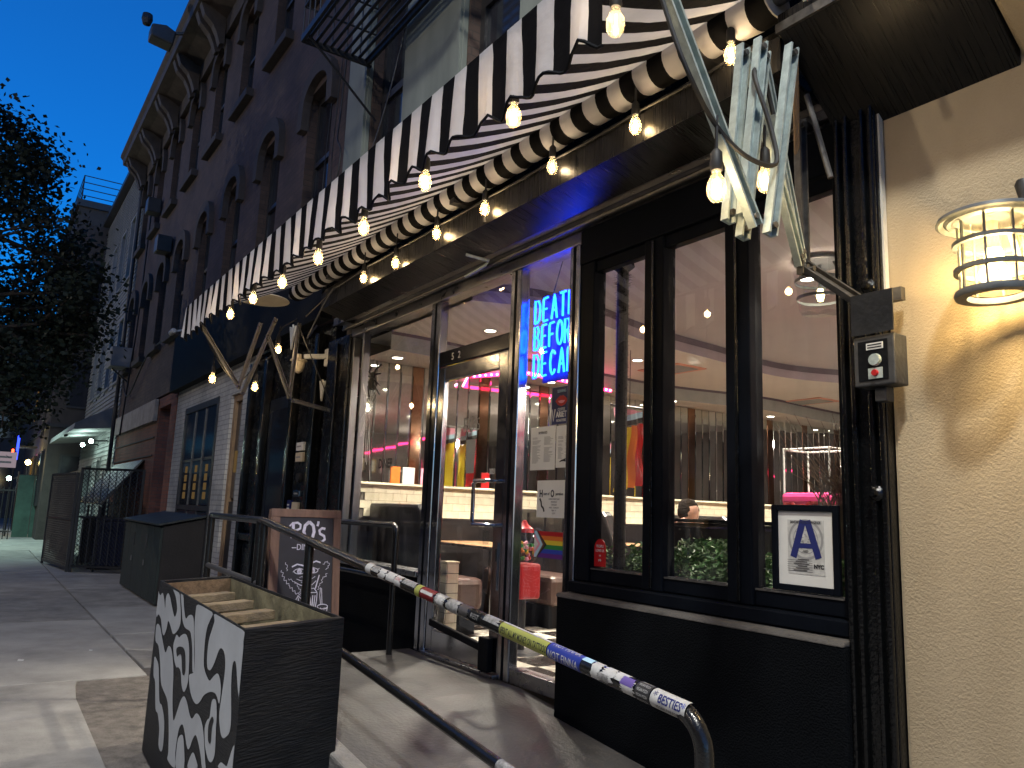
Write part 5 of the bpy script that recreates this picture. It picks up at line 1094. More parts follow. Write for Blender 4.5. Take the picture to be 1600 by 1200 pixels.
# ================================================================== things on and behind the glass
def sheet(name, label, cat, x0, x1, z0, z1, y=.009, m='paper', th=.0015):
    t = thing(name, label, cat, ((x0+x1)/2, y, z0)); o = one('sheet', m, t, x0, x1, y, y+th, z0, z1); return t
EX, EZ = (1, 0, 0), (0, 0, 1)
YF = -.0058   # printed on the outer face side of the pane, just proud of it
for i, (x0, x1, z0, z1, hd_) in enumerate(((-4.02, -3.765, 1.765, 2.035, 'BEVERAGES'), (-3.755, -3.612, 1.775, 2.03, ''))):
    t = thing('menu_sheet', ('left of two printed menu sheets taped inside the sidelight', 'right of two printed menu sheets taped inside the sidelight')[i], 'menu', ((x0+x1)/2, YF, z0), 'menu sheets in the sidelight')
    s_ = one('sheet', 'paper', t, x0, x1, YF-.0012, YF, z0, z1)
    if hd_: text('heading', hd_, .022, 'ink', t, ((x0+x1)/2, YF-.002, z1-.045), EX, EZ, font_scale=(.8, 1))
    q = random.Random(i+4); b = MB(); wcol = (x1-x0)*.36
    for c_ in (0, 1):
        xa = x0+.02+c_*((x1-x0)/2-.005)
        for k in range(26):
            z = z1-.065-k*.0066
            if i == 1 and k > 20: break
            if q.random() < .12: continue
            b.box(xa, xa+wcol*q.uniform(.5, 1), YF-.0018, YF-.0014, z-.0028, z)
    b.build('print_lines', 'ink_grey', t)
    if i == 1: MB().prism([(-.04, -.012), (-.02, .0), (0, .004), (.035, .014), (.025, -.002), (.03, -.012), (.0, -.006)], ((x0+x1)/2, YF-.0014, z0+.045), EX, EZ, (0, -.0005, 0)).build('emblem', 'ink', t)
bp2 = thing('coffee_poster', 'blue coffee poster with red lips hanging in the sidelight', 'poster', (-3.71, YF, 2.04))
one('sheet', 'blue_poster', bp2, -3.815, -3.612, YF-.0012, YF, 2.04, 2.275)
MB().ribbon([(-.198, .0), (-.198, .23), (-.005, .23)], .004, (-3.612, YF-.002, 2.042), EX, EZ).build('border', 'paper', bp2, recalc=False)
text('lettering', 'SERVING', .026, 'pale_blue', bp2, (-3.712, YF-.002, 2.235), EX, EZ, font_scale=(.85, 1))
lp = [(-.062, .0), (-.035, .02), (-.012, .032), (0, .026), (.012, .032), (.035, .02), (.062, .0), (.035, -.026), (0, -.036), (-.035, -.026)]
MB().prism(lp, (-3.712, YF-.0014, 2.185), EX, EZ, (0, -.0005, 0)).build('printed_lips', 'red', bp2); MB().prism([(-.035, -.004), (0, -.0), (.035, -.004), (.02, -.016), (0, -.02), (-.02, -.016)], (-3.712, YF-.002, 2.187), EX, EZ, (0, -.0005, 0)).build('printed_teeth', 'pink', bp2)
text('lettering', 'COFFEE', .026, 'paper', bp2, (-3.712, YF-.002, 2.122), EX, EZ, font_scale=(.8, 1)); text('lettering', 'ARIET', .046, 'paper', bp2, (-3.712, YF-.002, 2.083), EX, EZ, font_scale=(.85, 1.1), bold=.001); text('lettering', 'ROASTERS', .023, 'paper', bp2, (-3.712, YF-.002, 2.055), EX, EZ, font_scale=(.85, 1))
MB().ribbon([(-.092, .085), (-.078, .012), (-.062, .085)], .011, (-3.712, YF-.002, 2.05), EX, EZ).ribbon([(.064, .085), (.078, .05), (.092, .085)], .010, (-3.712, YF-.002, 2.05), EX, EZ).ribbon([(.078, .05), (.078, .01)], .010, (-3.712, YF-.002, 2.05), EX, EZ).build('lettering', 'paper', bp2, recalc=False)
ho = thing('hours_sheet', 'white Hours of Operation sheet taped to the sidelight', 'notice', (-3.79, YF, 1.48))
one('sheet', 'paper', ho, -3.935, -3.645, YF-.0012, YF, 1.475, 1.70)
text('lettering', 'H', .06, 'ink', ho, (-3.892, YF-.002, 1.60), EX, EZ, bold=.002, font_scale=(.8, 1)); text('lettering', 'ours of', .026, 'ink', ho, (-3.838, YF-.002, 1.61), EX, EZ, font_scale=(.8, 1)); text('lettering', 'O', .06, 'ink', ho, (-3.778, YF-.002, 1.60), EX, EZ, bold=.002, font_scale=(.7, 1)); text('lettering', 'peration', .026, 'ink', ho, (-3.71, YF-.002, 1.61), EX, EZ, font_scale=(.8, 1))
for k, s in enumerate(('OPEN EVERY DAY', 'MONDAY', 'TUESDAY', 'WED - SUNDAY', '9AM - 9', 'LATE')): text('lettering', s, .0135, 'ink_grey', ho, (-3.76, YF-.002, 1.582-.017*k), EX, EZ)
MB().ribbon([(-.02, .04), (-.005, .02), (.0, -.005), (.02, -.02), (.028, -.04)], .014, (-3.885, YF-.002, 1.55), EX, EZ).build('emblem', 'ink', ho, recalc=False)
fg_ = thing('pride_sticker', 'progress pride flag sticker on the sidelight below the hours sheet', 'flag sticker', (-3.8, YF, 1.25))
x0, x1, z0, z1 = -3.945, -3.668, 1.235, 1.392; hz = (z1-z0)/6
for k, m in enumerate(('violet', 'blue', 'green', 'yellow', 'orange', 'red')): one('stripe', m, fg_, x0, x1, YF-.0012, YF, z0+hz*k, z0+hz*(k+1)-.0002)
zc = (z0+z1)/2
for k, (m, r_) in enumerate((('black_ink', .125), ('brown', .105), ('pale_blue', .085), ('pink', .062), ('paper', .04))):
    MB().prism([(0, -min(.078, r_*1.0)), (r_*.25 if r_ > .08 else 0, -min(.078, r_)), (r_, 0), (r_*.25 if r_ > .08 else 0, min(.078, r_)), (0, min(.078, r_))], (x0, YF-.0014-.0004*k, zc), EX, EZ, (0, -.0003, 0)).build('chevron', m, fg_)
yl = thing('love_sticker', 'red round topped sticker reading PEOPLE LOVE US in the folding window', 'sticker', (-3.34, YF, 1.22))
pr2 = [(-.048, 0), (.048, 0), (.048, .10)]+[(.048*math.cos(R(a)), .10+.05*math.sin(R(a))) for a in range(20, 180, 20)]+[(-.048, .10)]
MB().prism(pr2, (-3.332, YF, 1.222), EX, EZ, (0, -.0012, 0)).build('sheet', 'red', yl)
for k, s in enumerate(('PEOPLE', 'LOVE US', 'on', 'yelp')): text('lettering', s, .022 if k < 2 else .018, 'paper', yl, (-3.332, YF-.002, 1.325-.024*k), EX, EZ, font_scale=(.85, 1))
gf = thing('grade_frame', 'black framed sanitary grade A card standing in the right window', 'frame', (-2.02, -.02, 1.21))
x0, x1, z0, z1 = -2.185, -1.865, 1.218, 1.575
MB().box(x0, x0+.028, -.028, -.008, z0, z1).box(x1-.028, x1, -.028, -.008, z0, z1).box(x0+.028, x1-.028, -.028, -.008, z0, z0+.026).box(x0+.028, x1-.028, -.028, -.008, z1-.026, z1).build('frame_moulding', 'black_frame', gf, bev=.003)
one('mat_board', 'paper', gf, x0+.028, x1-.028, -.016, -.008, z0+.026, z1-.026); cd_ = one('card', 'sticker_white', gf, x0+.075, x1-.072, -.0175, -.0162, z0+.072, z1-.062)
cx, cz = (x0+x1)/2+.002, z0+.215
MB().ribbon([(x*1, y) for x, y in arc(0, 0, .078, .078, n=40)], .010, (cx, -.0182, cz), EX, EZ).ribbon(arc(0, 0, .058, .058, n=36), .003, (cx, -.0182, cz), EX, EZ).build('seal', 'ink_grey', cd_, recalc=False)
b = MB(); q = random.Random(9)
for k in range(60):
    a = q.uniform(0, 6.28); r_ = q.uniform(.012, .055); b.box(cx+r_*math.cos(a)-.004, cx+r_*math.cos(a)+.004, -.0183, -.0181, cz+r_*math.sin(a)-.0015, cz+r_*math.sin(a)+.0015)
b.build('seal_detail', 'ink_grey', cd_)
MB().ribbon([(-.060, -.075), (-.010, .078)], .031, (cx, -.0188, cz), EX, EZ).ribbon([(.010, .078), (.060, -.075)], .031, (cx, -.0188, cz), EX, EZ).ribbon([(-.034, -.026), (.034, -.026)], .02, (cx, -.0189, cz), EX, EZ).box(cx-.02, cx+.02, -.0189, -.0186, cz+.064, cz+.078).build('letter_A', 'navy_print', cd_, recalc=False)
text('lettering', 'SANITARY INSPECTION GRADE', .0165, 'ink', cd_, (cx, -.0186, z1-.077), EX, EZ, font_scale=(.62, 1)); text('lettering', '1625', .013, 'ink', cd_, (cx, -.0188, cz-.052), EX, EZ); text('lettering', 'NYC', .022, 'ink', cd_, (cx+.06, -.0186, z0+.10), EX, EZ, bold=.0012)
b = MB()
for k in range(6): b.box(cx-.09, cx+.03, -.0184, -.0181, z0+.083+.009*k, z0+.0842+.009*k).box(cx-.06+.01*(k % 3), cx+.005+.01*(k % 2), -.0184, -.0181, z0+.086+.009*k, z0+.089+.009*k)
b.build('print_lines', 'ink', cd_)
dc = text('window_lettering', 'DINER', .115, 'black_ink', None, (-6.15, YF, 1.835), EX, EZ, font_scale=(.85, 1), bold=.002); tag(dc, 'black DINER lettering stuck on the left glass pane', 'lettering')
dd = thing('door_decal', 'white RO\'s lettering and bottle decal on the door glass', 'decal', (-4.75, -.026, 1.9))
b = MB()
for pts, wd in (([(-.10, .0), (-.10, .10)], .022), ([(-.10, .095), (-.06, .09), (-.06, .05), (-.10, .045)], .014), ([(-.085, .045), (-.055, 0)], .016), (arc(0, .05, .032, .05, n=20), .016), ([(.05, .10), (.047, .085)], .012), ([(.10, .085), (.075, .08), (.075, .05), (.10, .04), (.10, .01), (.07, .005)], .013)): b.ribbon(pts, wd, (-4.72, -.0262, 2.06), EX, EZ)
b.build('lettering', 'sticker_gray', dd, recalc=False)
MB().prism([(-.05, -.24), (.05, -.24), (.065, 0), (-.065, 0)], (-4.72, -.0255, 2.0), EX, EZ, (0, -.0006, 0)).build('glass_shape', 'riser_gray', dd)
tag(text('door_sticker', '2021', .05, 'sticker_white', None, (-4.43, -.0262, 1.75), EX, EZ, font_scale=(.7, 1), bold=.002), 'small white sticker on the door glass above the handle', 'sticker')
# toy spider and web on the left pane
sp = thing('toy_spider', 'black toy spider on the top corner of the left pane', 'spider', (-6.46, -.03, 2.63))
MB().lathe((-6.46, -.035, 2.60), [(0, .06), (.03, .05), (.045, .0), (.03, -.05), (0, -.06)], 14).lathe((-6.46, -.035, 2.68), [(0, .035), (.025, .02), (.028, 0), (.02, -.025), (0, -.03)], 12).build('body', 'rubber', sp, smooth=True)
for k in range(8):
    s = -1 if k < 4 else 1; j = k % 4; a = R(60-40*j); MB().tube([(-6.46, -.03, 2.65), (-6.46+s*.07, -.05, 2.65+.08*math.sin(a)), (-6.46+s*.11, -.012, 2.65+.16*math.sin(a)-.02)], .007, 6).build('leg', 'rubber', sp)
wb = MB(); q = random.Random(12)
for k in range(14): wb.tube([(-6.6+q.uniform(-.05, .2), -.012, 2.45+q.uniform(-.1, .1)), (-6.9+q.uniform(0, .55), -.012, 2.0+q.uniform(-.3, .9))], .0016, 4)
tag(wb.build('cobweb', 'sticker_white'), 'stretched white cobweb strands around the toy spider', 'cobweb')

# ================================================================== neon sign
ne = thing('neon_sign', 'blue neon sign DEATH BEFORE DECAF hanging inside the sidelight', 'neon sign', (-3.6, .1, 2.35))
one('backing_panel', 'blue_poster', ne, -4.14, -3.55, .16, .17, 2.36, 2.96)
GL = {'D': [[(0, 0), (0, 1), (.35, .95), (.55, .75), (.58, .45), (.5, .15), (.3, .02), (0, 0)]], 'E': [[(.5, 1), (.08, .98), (0, .9), (0, .5), (.4, .52)], [(0, .5), (0, .08), (.08, 0), (.5, .02)]], 'A': [[(0, 0), (.25, .85), (.3, 1), (.36, .85), (.6, 0)], [(.12, .36), (.5, .36)]], 'T': [[(0, 1), (.6, 1)], [(.3, .95), (.3, 0)]], 'H': [[(0, 0), (0, 1)], [(.55, 0), (.55, 1)], [(0, .5), (.55, .5)]], 'B': [[(0, 0), (0, 1), (.35, .98), (.48, .78), (.35, .55), (.05, .52)], [(.3, .52), (.52, .35), (.5, .12), (.32, 0), (0, 0)]], 'F': [[(.5, 1), (.08, .98), (0, .9), (0, 0)], [(0, .5), (.38, .52)]], 'O': [arc(.3, .5, .3, .5, n=16)], 'R': [[(0, 0), (0, 1), (.38, .97), (.5, .76), (.38, .52), (.04, .5)], [(.25, .5), (.5, 0)]], 'C': [[(.52, .82), (.4, .96), (.25, 1), (.08, .85), (0, .5), (.08, .15), (.25, 0), (.42, .05), (.54, .2)]]}
for r_, (wd_, zb) in enumerate((('DEATH', 2.775), ('BEFORE', 2.59), ('DECAF', 2.40))):
    x = -4.2; h = .160; wl_ = .098
    for ch in wd_:
        b = MB()
        for s in GL[ch]: b.tube([(x+p[0]*wl_, .125, zb+p[1]*h) for p in s], .008, 8)
        b.build('letter', 'neon_cyan', ne, smooth=True); x += .083 if wd_ == 'BEFORE' else .092
    for k in range(6): MB().tube([(-4.12+.09*k, .125, zb+.02), (-4.12+.09*k, .16, zb+.02)], .006, 6).build('standoff', 'cup_glass', ne)
for x in (-4.05, -3.6): MB().tube([(x, .16, 2.96), (x+.12 if x < -3.8 else x-.12, .16, 3.22)], .004, 6).build('chain', 'iron', ne)
# ================================================================== diner interior
IX0, IX1, IY0, IY1, FZ0 = -7.0, 3.2, .11, 9.4, .46
fl_ = struct(MB().box(IX0-.3, IX1, IY0-.02, IY1, FZ0-.2, FZ0-.008).build('floor', 'grout'))
tme = {}
for nm in ('tile_white', 'tile_black'):
    b = MB().box(-.1525, .1525, -.1525, .1525, -.006, .0); o = b.build('floor_tile', nm); tme[nm] = o.data; bpy.data.objects.remove(o)
for i in range(14):
    for j in range(11): share('floor_tile', tme['tile_white' if (i+j) % 2 else 'tile_black'], fl_, (-6.8+.31*i, .28+.31*j, FZ0+.0005*rnd.random()))
rest = MB().box(-2.6, IX1, IY0, IY1, FZ0-.007, FZ0).box(IX0, -2.61, 3.55, IY1, FZ0-.007, FZ0).build('floor_covering', 'floor_mid', fl_)
wl = struct(one('end_wall', 'grout', None, IX0-.2, IX0-.02, -.02, IY1, -.1, 3.6))
struct(one('back_wall', 'wall_in', None, IX0-.2, IX1, IY1, IY1+.2, -.1, 3.6)); rw = struct(one('far_side_wall', 'wall_in', None, IX1, IX1+.2, .1, IY1, -.1, 3.6))
struct(MB().box(-1.6, IX1, .31, .42, -.1, 3.6).build('front_wall', 'wall_in'))
# wainscot tiles and ledge on the end wall
b = MB().box(-.007, .0, -.0735, .0735, -.036, .036); o = b.build('wall_tile', 'tile_cream', bev=.0); tm = o.data; bpy.data.objects.remove(o)
for r_ in range(4):
    off = .075 if r_ % 2 else 0
    for k in range(54): share('wall_tile', tm, wl, (IX0-.006+.0005*rnd.random(), .2+.15*k+off, 1.675-.075*r_))
one('ledge', 'tile_cream', wl, IX0-.02, IX0+.03, .1, 8.4, 1.713, 1.735, bev=.004)
one('lower_wall', 'vinyl_black', wl, IX0-.02, IX0+.0, .1, 9.3, FZ0, 1.40)
one('mirror_backing', 'mirror_edge', wl, IX0-.0195, IX0-.004, .1, 8.66, 1.737, 2.925)
# mirror strips, some copper
for k in range(64):
    y = .10+.1335*k; cu = k % 6 == 4
    p = MB().add([(IX0+.0, y+.004, 1.737), (IX0+.0, y+.1295, 1.737), (IX0+.0, y+.1295, 2.925), (IX0+.0, y+.004, 2.925), (IX0+.007, y+.012, 1.742), (IX0+.007, y+.1215, 1.742), (IX0+.007, y+.1215, 2.92), (IX0+.007, y+.012, 2.92)], [(0,3,2,1),(4,5,6,7),(0,1,5,4),(1,2,6,5),(2,3,7,6),(3,0,4,7)])
    a_ = rnd.uniform(-.045, .045); p.v = [(x+(yy-y-.066)*a_ if x > IX0+.001 else x, yy, z) for x, yy, z in p.v]
    p.build('mirror_strip', 'mirror_copper' if cu else 'mirror', wl)
# stepped ceiling with wavy edges
def wave(y, a): return a+.24*math.sin(y*1.15+.4)+.07*math.sin(y*2.4)
def ceiling_step(name, xa, m_under, m_riser, zu, zt, x_wall, fn, gap=.03):  # gap is the height of the painted shade strip
    ys = [IY0-.02+(IY1-IY0)*k/70 for k in range(71)]; b = MB(); n = len(ys)
    b.v = [(x_wall, y, zu) for y in ys]+[(fn(y), y, zu) for y in ys]; b.f = [(i, n+i, n+i+1, i+1) for i in range(n-1)]
    o = b.build(name, m_under, None, recalc=False); struct(o)
    r_ = MB(); r_.v = [(fn(y)+.003, y, zu-.002) for y in ys]+[(fn(y)+.003, y, zt+.02) for y in ys]; r_.f = [(i, i+1, n+i+1, n+i) for i in range(n-1)]
    r_.build('riser', m_riser, o, recalc=False)
    e_ = MB(); e_.v = [(fn(y)+.012, y, zt-gap) for y in ys]+[(fn(y)+.012, y, zt+.002) for y in ys]; e_.f = [(i, i+1, n+i+1, n+i) for i in range(n-1)]; e_.build('gap_shade', 'shade_dark', o, recalc=False); return o  # dark strip stands in colour for the shade of a gap
cl = struct(one('ceiling', 'ceiling_mauve', None, IX0-.2, IX1, IY0-.04, IY1, 3.25, 3.33))
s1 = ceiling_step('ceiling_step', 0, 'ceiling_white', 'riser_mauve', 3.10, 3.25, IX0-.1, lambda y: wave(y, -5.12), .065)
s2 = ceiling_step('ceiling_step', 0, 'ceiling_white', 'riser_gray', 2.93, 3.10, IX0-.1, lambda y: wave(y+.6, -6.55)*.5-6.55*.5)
def downlight(x, y, z, power, i, ang=120):
    t = thing('downlight', 'recessed ceiling downlight (added if in the upper ceiling), %s from the glass' % (['nearest', 'second', 'third', 'fourth', 'fifth', 'sixth', 'seventh', 'eighth', 'ninth', 'tenth', 'eleventh', 'twelfth', 'thirteenth', 'fourteenth'][i]), 'downlight', (x, y, z), 'recessed downlights in the diner ceiling')
    MB().lathe((x, y, z), [(.052, -.002), (.052, -.006), (.075, -.006), (.08, -.001)], 20).build('trim', 'white_paint', t); MB().lathe((x, y, z), [(0, -.0015), (.05, -.0015)], 20).build('lens', 'downlight', t)
    spot('light', (x, y, z-.012), power, (1, .90, .75), t, ang, .05); return t
DL = [(-6.72, .32, 2.93), (-5.75, .75, 3.10), (-3.3, 1.9, 3.25), (-5.8, 2.6, 3.10), (-6.75, 2.2, 2.93), (-6.75, 4.1, 2.93), (-5.8, 4.5, 3.10), (-4.0, 4.6, 3.25), (-6.75, 6.0, 2.93), (-5.9, 6.45, 3.10), (-3.0, 6.8, 3.25), (-.6, 4.0, 3.25), (-.4, 7.0, 3.25), (-6.75, 7.7, 2.93)]  # those in the upper ceiling are added out of sight for more light
for i, (x, y, z) in enumerate(DL): downlight(x, y, z, IN_POW if z > 3 else IN_POW*.5, i)
def vent(x, y, z, l):
    t = thing('ceiling_vent', l, 'vent', (x, y, z)); MB().box(x-.3, x+.3, y-.22, y-.17, z-.012, z-.001).box(x-.3, x+.3, y+.17, y+.22, z-.012, z-.001).box(x-.3, x-.25, y-.169, y+.169, z-.012, z-.001).box(x+.25, x+.3, y-.169, y+.169, z-.012, z-.001).build('frame', 'salmon', t)
    for k in range(6): MB().bar((x-.245, y-.14+.056*k, z-.006), (x+.245, y-.14+.056*k, z-.006), .03, .004, (0, .6, .8)).build('slat', 'riser_gray', t)
vent(-6.2, 6.1, 3.10, 'square ceiling vent seen through the right window'); vent(-5.9, 3.2, 3.10, 'square ceiling vent seen through the narrow window')
def drum(X, Y, l, pw):
    cp = thing('ceiling_lamp', l, 'ceiling lamp', (X, Y, 3.0), 'glass drum ceiling lamps')
    MB().lathe((X, Y, 3.24), [(0, 0), (.16, 0), (.165, -.02), (.15, -.025), (0, -.025)], 28).build('canopy', 'lantern_metal', cp)
    MB().lathe((X, Y, 3.0), [(.17, .17), (.155, .1), (.135, -.1), (.12, -.12), (0, -.125)], 28).build('glass_drum', 'cup_glass', cp, smooth=True)
    for z, r_ in ((.1, .157), (-.02, .146)): MB().lathe((X, Y, 3.0+z), [(r_, .01), (r_+.006, .01), (r_+.004, -.01), (r_-.001, -.01)], 28).build('ring', 'lantern_metal', cp)
    for k in range(3): a = 2.1*k; MB().tube([(X+.1*math.cos(a), Y+.1*math.sin(a), 3.22), (X+.15*math.cos(a), Y+.15*math.sin(a), 3.1)], .006, 6).build('hanger', 'lantern_metal', cp)
    MB().lathe((X, Y, 3.0), [(0, .05), (.018, .045), (.026, .0), (.016, -.035), (0, -.04)], 14).build('bulb', 'lamp_warm', cp, smooth=True)
    MB().tube([(X, Y, 3.05), (X, Y, 3.22)], .012, 8).build('stem', 'lantern_metal', cp)
    point('light', (X, Y, 2.98), pw, (1, .80, .64), cp, .06)
drum(-3.0, 1.6, 'glass drum ceiling lamp with metal ring seen through the right window', 5)
drum(-3.1, 4.9, 'added glass drum ceiling lamp deeper inside beyond the first', 60); drum(-.6, 2.2, 'added glass drum ceiling lamp over the far end of the diner', 80); drum(1.4, 5.6, 'added glass drum ceiling lamp by the far pictures', 110)  # unseen copies added to brighten the ceiling and the mirror reflections
# pink LED strip under the step and its neighbour
lp_ = thing('led_strip', 'hot pink LED strip along the soffit above the mirrors', 'led strip', (-6.5, 2.3, 2.9))
LA, LB, LC = Vector((-6.96, 1.32, 2.905)), Vector((-6.37, 1.58, 2.905)), Vector((-6.6, 2.95, 2.905))
for a_, b_ in ((LA, LB), (LB, LC)):
    MB().bar(a_, b_, .03, .03).build('channel', 'neon_pink', lp_); n = int((b_-a_).length/.07); d_ = (b_-a_).normalized().cross(Vector((0, 0, 1)))
    for k in range(n): p = a_.lerp(b_, (k+.5)/n)+d_*.02; MB().lathe(p, [(0, .012), (.01, .007), (.012, 0), (.01, -.007), (0, -.012)], 8).build('diode', 'led_pink', lp_)
# booths
def booth(y, flip, i):
    t = thing('booth_bench', 'dark vinyl booth bench, %s from the front glass' % ['first', 'second', 'third', 'fourth', 'fifth', 'sixth'][i], 'bench', (-6.4, y, FZ0), 'booth benches along the mirrored wall')
    s = -1 if flip else 1
    y0, y1 = sorted((y, y+s*.13)); MB().prism([(-6.98, FZ0+.1), (-5.75, FZ0+.1), (-5.72, 1.05), (-5.95, 1.5), (-6.0, 1.54), (-6.98, 1.54)], (0, y0, 0), (1, 0, 0), (0, 0, 1), (0, y1-y0, 0)).build('backrest', 'vinyl_black', t, bev=.03)
    a, b2 = sorted((y+s*.135, y+s*.58)); MB().box(-6.98, -5.78, a, b2, .66, .93).build('seat', 'vinyl_brown', t, bev=.05); one('base', 'black_matte', t, -6.96, -5.85, min(a, b2)+.04, max(a, b2)-.04, FZ0, .655)
    for k in range(4): MB().tube([(-6.8+.3*k, y+s*.137, .98), (-6.8+.3*k, y+s*.137, 1.5)], .012, 6).build('channel_seam', 'vinyl_black', t)
for i, (y, f) in enumerate(((.24, False), (2.12, True), (2.32, False), (4.25, True), (4.45, False), (6.4, True))): booth(y, f, i)
def table(x, y, l):
    t = thing('diner_table', l, 'table', (x, y, FZ0)); MB().box(x-.56, x+.56, y-.3, y+.3, 1.165, 1.195).build('table_top', 'wood_table', t, bev=.008); MB().box(x-.565, x+.565, y-.305, y+.305, 1.168, 1.19).build('edge_band', 'alu', t)
    MB().tube([(x+.1, y, FZ0), (x+.1, y, 1.165)], .035, 14).build('pedestal', 'chrome', t); MB().lathe((x+.1, y, FZ0), [(0, .03), (.2, .015), (.22, 0)], 20).build('foot', 'chrome', t)
table(-6.36, 1.2, 'booth table nearest the glass door with drinking glasses'); table(-6.36, 3.28, 'booth table behind the first booth'); table(-6.36, 5.4, 'farthest booth table along the mirrors')
def cup(x, y, l, r=.035, h=.13):
    t = tag(MB().lathe((x, y, 1.196), [(0, .004), (r*.8, 0), (r, h), (r*.93, h), (r*.75, .01), (0, .008)], 18).build('drinking_glass', 'cup_glass', smooth=True), l, 'glass')
cup(-6.15, 1.05, 'left drinking glass on the nearest booth table'); cup(-5.88, 1.1, 'right drinking glass on the nearest booth table', .04, .12)
pt = thing('plate', 'dark plate of food on the nearest booth table', 'plate', (-5.95, 1.25, 1.196)); MB().lathe((-6.0, 1.28, 1.196), [(0, .004), (.08, .004), (.13, .02), (.125, .024), (.08, .01), (0, .01)], 24).build('dish', 'wall_black', pt, smooth=True); MB().lathe((-6.0, 1.28, 1.205), [(0, .035), (.04, .03), (.07, .004)], 9).build('food', 'brown', pt)
# tiled stub wall by the door
tw = thing('tiled_stub_wall', 'narrow white tiled stub wall just inside the door', 'wall', (-5.57, .35, FZ0)); one('core', 'grout', tw, -5.62, -5.53, .30, .40, FZ0, 1.075)
for k in range(8): one('tile', 'tile_cream', tw, -5.622, -5.528, .291, .299, FZ0+.004+.0765*k, FZ0+.0745+.0765*k); one('tile', 'tile_cream', tw, -5.529, -5.521, .30, .40, FZ0+.004+.0765*k, FZ0+.0745+.0765*k)
one('cap_tile', 'tile_cream', tw, -5.625, -5.518, .288, .405, 1.076, 1.09)
# gumball machine
gm = thing('gumball_machine', 'red gumball machine with glass globe inside the sidelight', 'gumball machine', (-4.95, .62, FZ0))
MB().box(-5.05, -4.85, .53, .73, .86, 1.12).build('base', 'red', gm, bev=.02); MB().tube([(-4.95, .63, FZ0), (-4.95, .63, .86)], .03, 12).build('stand', 'iron', gm); MB().lathe((-4.95, .63, FZ0), [(0, .03), (.14, .02), (.16, 0)], 20).build('foot', 'iron', gm)
MB().lathe((-4.95, .63, 1.24), [(.06, -.12), (.10, -.08), (.118, 0), (.10, .08), (.06, .11)], 22).build('globe', 'cup_glass', gm, smooth=True); MB().lathe((-4.95, .63, 1.35), [(.075, 0), (.07, .03), (.03, .06), (.015, .09), (0, .095)], 18).build('lid', 'red', gm, smooth=True)
q = random.Random(4)
for k in range(46):
    a, r_, z = q.uniform(0, 6.28), .085*math.sqrt(q.random()), q.uniform(-.09, .03); MB().lathe((-4.95+r_*math.cos(a), .63+r_*math.sin(a), 1.24+z), [(0, .016), (.012, .011), (.016, 0), (.012, -.011), (0, -.016)], 8).build('gumball', q.choice(['red', 'yellow', 'green', 'orange', 'pink', 'brown']), gm, smooth=True)
MB().lathe((-4.95, .528, 1.0), [(0, -.02), (.03, -.02), (.034, 0)], 14, 'y').build('coin_knob', 'chrome', gm)
# hedge planter inside the folding windows
he = thing('indoor_hedge', 'row of leafy green plants inside the folding windows', 'plant', (-2.7, .45, .9))
one('trough', 'black_matte', he, -3.6, -1.65, .2, .75, FZ0, 1.06)
rh = random.Random(21); vs, fs = [], []
for k in range(5200):
    x = rh.uniform(-3.62, -1.68); y = rh.uniform(.13, .8); top = 1.33+.045*math.sin(x*6)+.03*math.sin(x*17+1)-1.1*max(0, abs(y-.45)-.18)**1.2; z = top-abs(rh.gauss(0, .07)); z = max(z, 1.02)
    a = Vector((rh.uniform(-1, 1), rh.uniform(-1, 1), rh.uniform(-.3, .7))).normalized(); b2 = a.cross(Vector((rh.uniform(-1, 1), rh.uniform(-1, 1), rh.uniform(-1, 1)))).normalized(); h = rh.uniform(.014, .03); n0 = len(vs); p = Vector((x, y, z))
    nn = a.cross(b2)*h*.25; vs += [p-a*h, p+b2*h*.5+nn, p+a*h, p-b2*h*.5+nn]; fs.append((n0, n0+1, n0+2, n0+3))
b = MB(); b.v = [tuple(v) for v in vs]; b.f = fs; o = b.build('leaves', 'hedge', he, recalc=False); o['kind'] = 'stuff'
# bench back behind the hedge
wbk = thing('window_bench', 'black sparkly bench back behind the indoor hedge', 'bench', (-2.8, 1.0, FZ0)); MB().box(-3.95, -1.6, .95, 1.08, FZ0, 1.475).build('backrest', 'vinyl_black', wbk, bev=.03); MB().box(-3.95, -1.6, 1.085, 1.5, .6, .92).build('seat', 'vinyl_brown', wbk, bev=.04); one('cap', 'black_matte', wbk, -3.97, -1.6, .93, 1.1, 1.477, 1.50, bev=.006)
# furry black column wrapped in tinsel
co = thing('wrapped_column', 'slim column wrapped in black tinsel inside the narrow window', 'column', (-3.36, .16, FZ0))
MB().tube([(-3.36, .16, FZ0), (-3.36, .16, 3.2)], .035, 14).build('pole', 'wall_black', co)
rh = random.Random(8); b = MB()
for k in range(2600):
    z = rh.uniform(FZ0, 2.95); a = rh.uniform(0, 6.28); r0, r1 = .034, rh.uniform(.045, .058)+(.02 if z > 2.85 else 0); c, s = math.cos(a), math.sin(a); n0 = len(b.v)
    b.v += [(-3.36+c*r0-s*.003, .16+s*r0+c*.003, z), (-3.36+c*r0+s*.003, .16+s*r0-c*.003, z), (-3.36+c*r1, .16+s*r1, z-rh.uniform(-.012, .012))]; b.f.append((n0, n0+1, n0+2))
o = b.build('tinsel', 'black_gloss', co, recalc=False); o['kind'] = 'stuff'; MB().lathe((-3.36, .16, 2.98), [(.035, -.03), (.07, 0), (.06, .06), (.035, .08)], 14).build('collar', 'black_matte', co)
